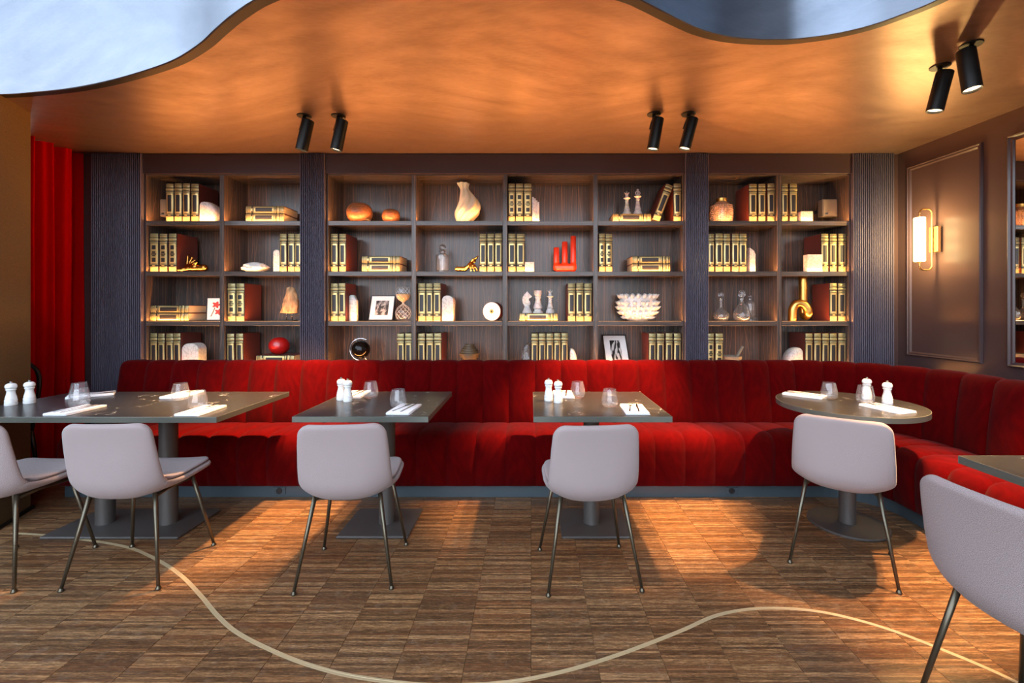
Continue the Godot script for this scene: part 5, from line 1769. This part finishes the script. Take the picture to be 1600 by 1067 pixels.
	solo("knotted_vase", tube_mesh(curve3(gp, 7), 0.0335, 0.0335, 26), M.satin_gold, "thick gold tube vase bent into a knot", "vase", spot_on(1249, 2, ge))
	# mortar
	o = thing("mortar", "grey stone mortar with a pestle resting in it", "mortar", spot_on(1143, 3, 0.10))
	var mh := 0.125
	part("cup", lathe_mesh(smooth_profile([[0.0, 0.0], [0.058, 0.0], [0.066, 0.03], [0.078, 0.085], [0.082, mh], [0.070, mh], [0.060, 0.07], [0.0, 0.05]], 4), 36), M.stone_grey, o)
	part("pestle", tube_mesh([Vector3(0.0, 0.075, 0), Vector3(0.045, 0.115, 0.0), Vector3(0.098, 0.205, 0.0)], 0.016, 0.011, 14), M.stone_grey, o)
	solo("dome_bookend", half_dome(wide(25, 0.06), tall(543, 3, 0.06), 0.11, false), M.alabaster, "smooth white dome bookend on a bottom shelf", "bookend", spot_on(1237.5, 3, 0.088))

# ------------------------------------------------------------------ curtain, mirror, lamps, black chair
func curtain() -> void:
	var st := ST()
	var path := []
	for i in 121:
		var t := i / 120.0
		var d := lerpf(3.365, 3.762, t)
		path.append(Vector2(-3.80 + 0.045 * sin(t * TAU * 3.0 + 0.9) + 0.012 * sin(t * TAU * 8.3), d))
	var rows := []
	for y in [0.012, 0.6, 1.2, 1.9, CEIL - 0.0006]:
		var row := []
		for p in path: row.append(Vector3(p.x + 0.006 * sin(y * 2.1 + p.y * 30.0), y, -p.y))
		for i in path.size():
			var p: Vector2 = path[path.size() - 1 - i]
			row.append(Vector3(p.x - 0.005 + 0.006 * sin(y * 2.1 + p.y * 30.0), y, -p.y))
		rows.append(row)
	grid(st, rows, true)
	solo("curtain", done(st), M.red_curtain, "floor-length bright red curtain hanging in folds beside the pillar", "curtain")

func mirror() -> void:
	var d0 := 2.955
	var d1 := 2.15
	var o := thing("wall_mirror", "tall mirror in a moulded plum frame on the panelled wall", "mirror", Vector3(wall_x(d0), 0, -d0))
	var hold := Node3D.new()
	hold.name = "frame"
	o.add_child(hold)
	hold.position = -o.position
	var c := [Vector2(d0, 0.945), Vector2(d1, 0.945), Vector2(d1, 2.465), Vector2(d0, 2.465)]
	var mid := Vector2((d0 + d1) / 2, 1.7)
	var prof := [[0.0, 0.0], [0.003, 0.020], [0.012, 0.026], [0.020, 0.016], [0.030, 0.014], [0.036, 0.004]]
	for i in 4:
		var rows := []
		for e in [c[i], c[(i + 1) % 4]]:
			var row := []
			for p in prof:
				var q := Vector2(e.x + signf(mid.x - e.x) * p[0], e.y + signf(mid.y - e.y) * p[0])
				row.append(Vector3(wall_x(q.x) - p[1] - 0.0005, q.y, -q.x))
			rows.append(row)
		var st := ST()
		st.set_smooth_group(-1)
		grid(st, rows)
		part("moulding", done(st), M.plum_paint, hold)
	var g := ST()
	var a := d0 - 0.034
	var b := d1 + 0.034
	quad(g, Vector3(wall_x(a) - 0.003, 0.978, -a), Vector3(wall_x(a) - 0.003, 2.432, -a), Vector3(wall_x(b) - 0.003, 2.432, -b), Vector3(wall_x(b) - 0.003, 0.978, -b))
	var gl := part("glass", done(g), M.mirror_glass, o, -o.position)

func sconce() -> void:
	var d := 3.44
	var wx := wall_x(d)
	var o := thing("wall_lamp", "brass wall lamp with a glowing white glass tube", "lamp", Vector3(wx, 1.86, -d))
	var tx := -0.135
	part("back_plate", box_mesh(Vector3(0.03, 0.195, 0.075), 0.003, Vector3(-0.016, 0.0, 0.0)), M.brass, o)
	part("bracket", tube_mesh([Vector3(-0.03, 0.0, 0.0), Vector3(-0.042, 0.0, 0.0)], 0.008), M.brass, o)
	var loop := []
	for q in [[tx, 0.165], [tx, 0.20]]: loop.append(Vector3(q[0], q[1], 0))
	var r := 0.035
	var xr := -0.040
	var yt := 0.235
	for s in [[tx + r, yt - r, PI, PI / 2], [xr - r, yt - r, PI / 2, 0.0], [xr - r, -yt + r, 0.0, -PI / 2], [tx + r, -yt + r, -PI / 2, -PI]]:
		for i in 9:
			var a := lerpf(s[2], s[3], i / 8.0)
			loop.append(Vector3(s[0] + cos(a) * r, s[1] + sin(a) * r, 0))
	loop.append(Vector3(tx, -0.165, 0))
	part("loop", tube_mesh(loop, 0.0062, 0.0062, 12), M.brass, o)
	var st := ST()
	lathe(st, [[0.0, -0.168], [0.034, -0.168], [0.037, -0.164], [0.037, 0.164], [0.034, 0.168], [0.0, 0.168]], 32, Transform3D(Basis(), Vector3(tx, 0, 0)))
	part("glass_tube", done(st), M.sconce_glow, o)
	for s in [-1, 1]:
		st = ST()
		lathe(st, [[0.0, -0.005], [0.016, -0.005], [0.016, 0.005], [0.0, 0.005]], 18, Transform3D(Basis(), Vector3(tx, s * 0.172, 0)))
		part("end_cap", done(st), M.brass, o)
	for y in [-0.11, 0.0, 0.11]:
		var l := OmniLight3D.new()
		l.name = "wall_lamp_light"
		l.light_color = Color(1.0, 0.83, 0.52)
		l.light_energy = SCONCE_E / 3.0
		l.light_size = 0.034
		l.omni_range = 20.0
		l.omni_attenuation = 2.0
		l.shadow_enabled = true
		o.add_child(l, true)
		l.position = Vector3(tx, y, 0)

func spotlight(x: float, d: float, aim: Vector3, label: String, side: float) -> void:
	# mount under the ceiling, knuckle, cylinder aimed at a point
	var o := thing("ceiling_spotlight", label, "spotlight", Vector3(x, CEIL, -d), 0, "black ceiling spotlights")
	part("mount", lathe_mesh([[0.0, -0.006], [0.044, -0.006], [0.046, -0.004], [0.046, 0.0], [0.0, 0.0]], 32), M.black_metal, o)
	part("knuckle", tube_mesh([Vector3(0, -0.004, 0), Vector3(0, -0.028, 0)], 0.011), M.black_metal, o)
	var top := Vector3(0.026 * side, -0.034, 0)
	var dir := (aim - (o.position + top)).normalized()
	var z := dir
	var xx := Vector3(0, 0, 1).cross(z).normalized()
	var yy := z.cross(xx)
	var body := Node3D.new()
	# y of the cylinder points up its axis, away from the beam
	var b := Basis(xx, -z, xx.cross(-z))
	var xf := Transform3D(b, top)
	var st := ST()
	var L := 0.20
	lathe(st, [[0.0, 0.006], [0.036, 0.006], [0.039, 0.002], [0.039, -L], [0.0375, -L - 0.001], [0.0345, -L], [0.034, -L + 0.012]], 36, xf)
	part("cylinder", done(st), M.black_metal, o)
	st = ST()
	tube(st, [Vector3(0, -0.020, 0), xf * Vector3(-0.036 * side, -0.03, 0), xf * Vector3(-0.040 * side, -0.075, 0)], 0.008)
	part("arm", done(st), M.black_metal, o)
	st = ST()
	lathe(st, [[0.034, -L + 0.010], [0.0, -L + 0.010]], 30, xf)
	part("lens", done(st), M.spot_glow, o)
	body.free()
	var l := SpotLight3D.new()
	l.name = "spot_light"
	l.light_color = Color(1.0, 0.77, 0.52)
	l.light_energy = SPOT_E
	l.light_size = 0.030
	l.spot_range = 20.0
	l.spot_attenuation = 2.0
	l.spot_angle = SPOT_ANGLE
	l.spot_angle_attenuation = 0.6
	l.shadow_enabled = true
	o.add_child(l, true)
	l.transform = Transform3D(Basis.looking_at(dir, Vector3(0, 0, 1)), xf * Vector3(0, -L - 0.004, 0))

func spotlights() -> void:
	spotlight(-1.53, 3.02, Vector3(-2.15, 0.0, -3.12), "black ceiling spotlight of the pair by the curtain, over the long table", 1)
	spotlight(-1.30, 3.02, Vector3(-1.85, 0.0, -3.08), "black ceiling spotlight of the pair by the curtain, over the table gap", 1)
	spotlight(0.82, 2.99, Vector3(0.45, 0.0, -3.22), "black ceiling spotlight over the square tables, beside its tilted twin", 1)
	spotlight(1.05, 2.99, Vector3(0.45, 0.0, -3.22), "black ceiling spotlight tilted steeply, over the square tables", 1)
	spotlight(2.19, 2.40, Vector3(1.80, 0.0, -2.75), "black ceiling spotlight over the round table", 1)
	spotlight(2.16, 2.20, Vector3(2.28, 0.0, -1.92), "black ceiling spotlight over the curved bench end", -1)

func black_chair() -> void:
	var o := thing("bentwood_chair", "black bentwood chair half hidden behind the bronze pillar", "chair", Vector3(-3.80, 0, -3.178), PI - 0.1)
	var hoop := curve3([Vector3(-0.15, 0.44, 0.10), Vector3(-0.17, 0.66, 0.125), Vector3(-0.15, 0.86, 0.14), Vector3(0, 0.935, 0.15), Vector3(0.15, 0.86, 0.14), Vector3(0.17, 0.66, 0.125), Vector3(0.15, 0.44, 0.10)], 6)
	part("back_hoop", tube_mesh(hoop, 0.013, 0.013, 10), M.black_wood, o)
	var ih := curve3([Vector3(-0.09, 0.44, 0.125), Vector3(-0.10, 0.62, 0.145), Vector3(0, 0.78, 0.165), Vector3(0.10, 0.62, 0.145), Vector3(0.09, 0.44, 0.125)], 6)
	part("inner_hoop", tube_mesh(ih, 0.010, 0.010, 10), M.black_wood, o)
	part("seat", lathe_mesh([[0.0, 0.425], [0.155, 0.425], [0.165, 0.435], [0.165, 0.450], [0.15, 0.456], [0.0, 0.450]], 36), M.black_wood, o)
	for q in [[-1, -1], [1, -1], [-1, 1], [1, 1]]:
		part("leg", tube_mesh([Vector3(q[0] * 0.125, 0.43, q[1] * 0.12), Vector3(q[0] * 0.165, 0.0, q[1] * 0.14)], 0.014, 0.011), M.black_wood, o)

const LED_E := 0.30
const SPOT_E := 10.5
const SPOT_ANGLE := 27.0
const SCONCE_E := 0.9

func _ready() -> void:
	camera_and_light()
	materials()
	structure()
	bookcases()
	banquette()
	tables()
	chairs()
	curtain()
	mirror()
	black_chair()
	books()
	ornaments()
	table_settings()
	spotlights()
	sconce()
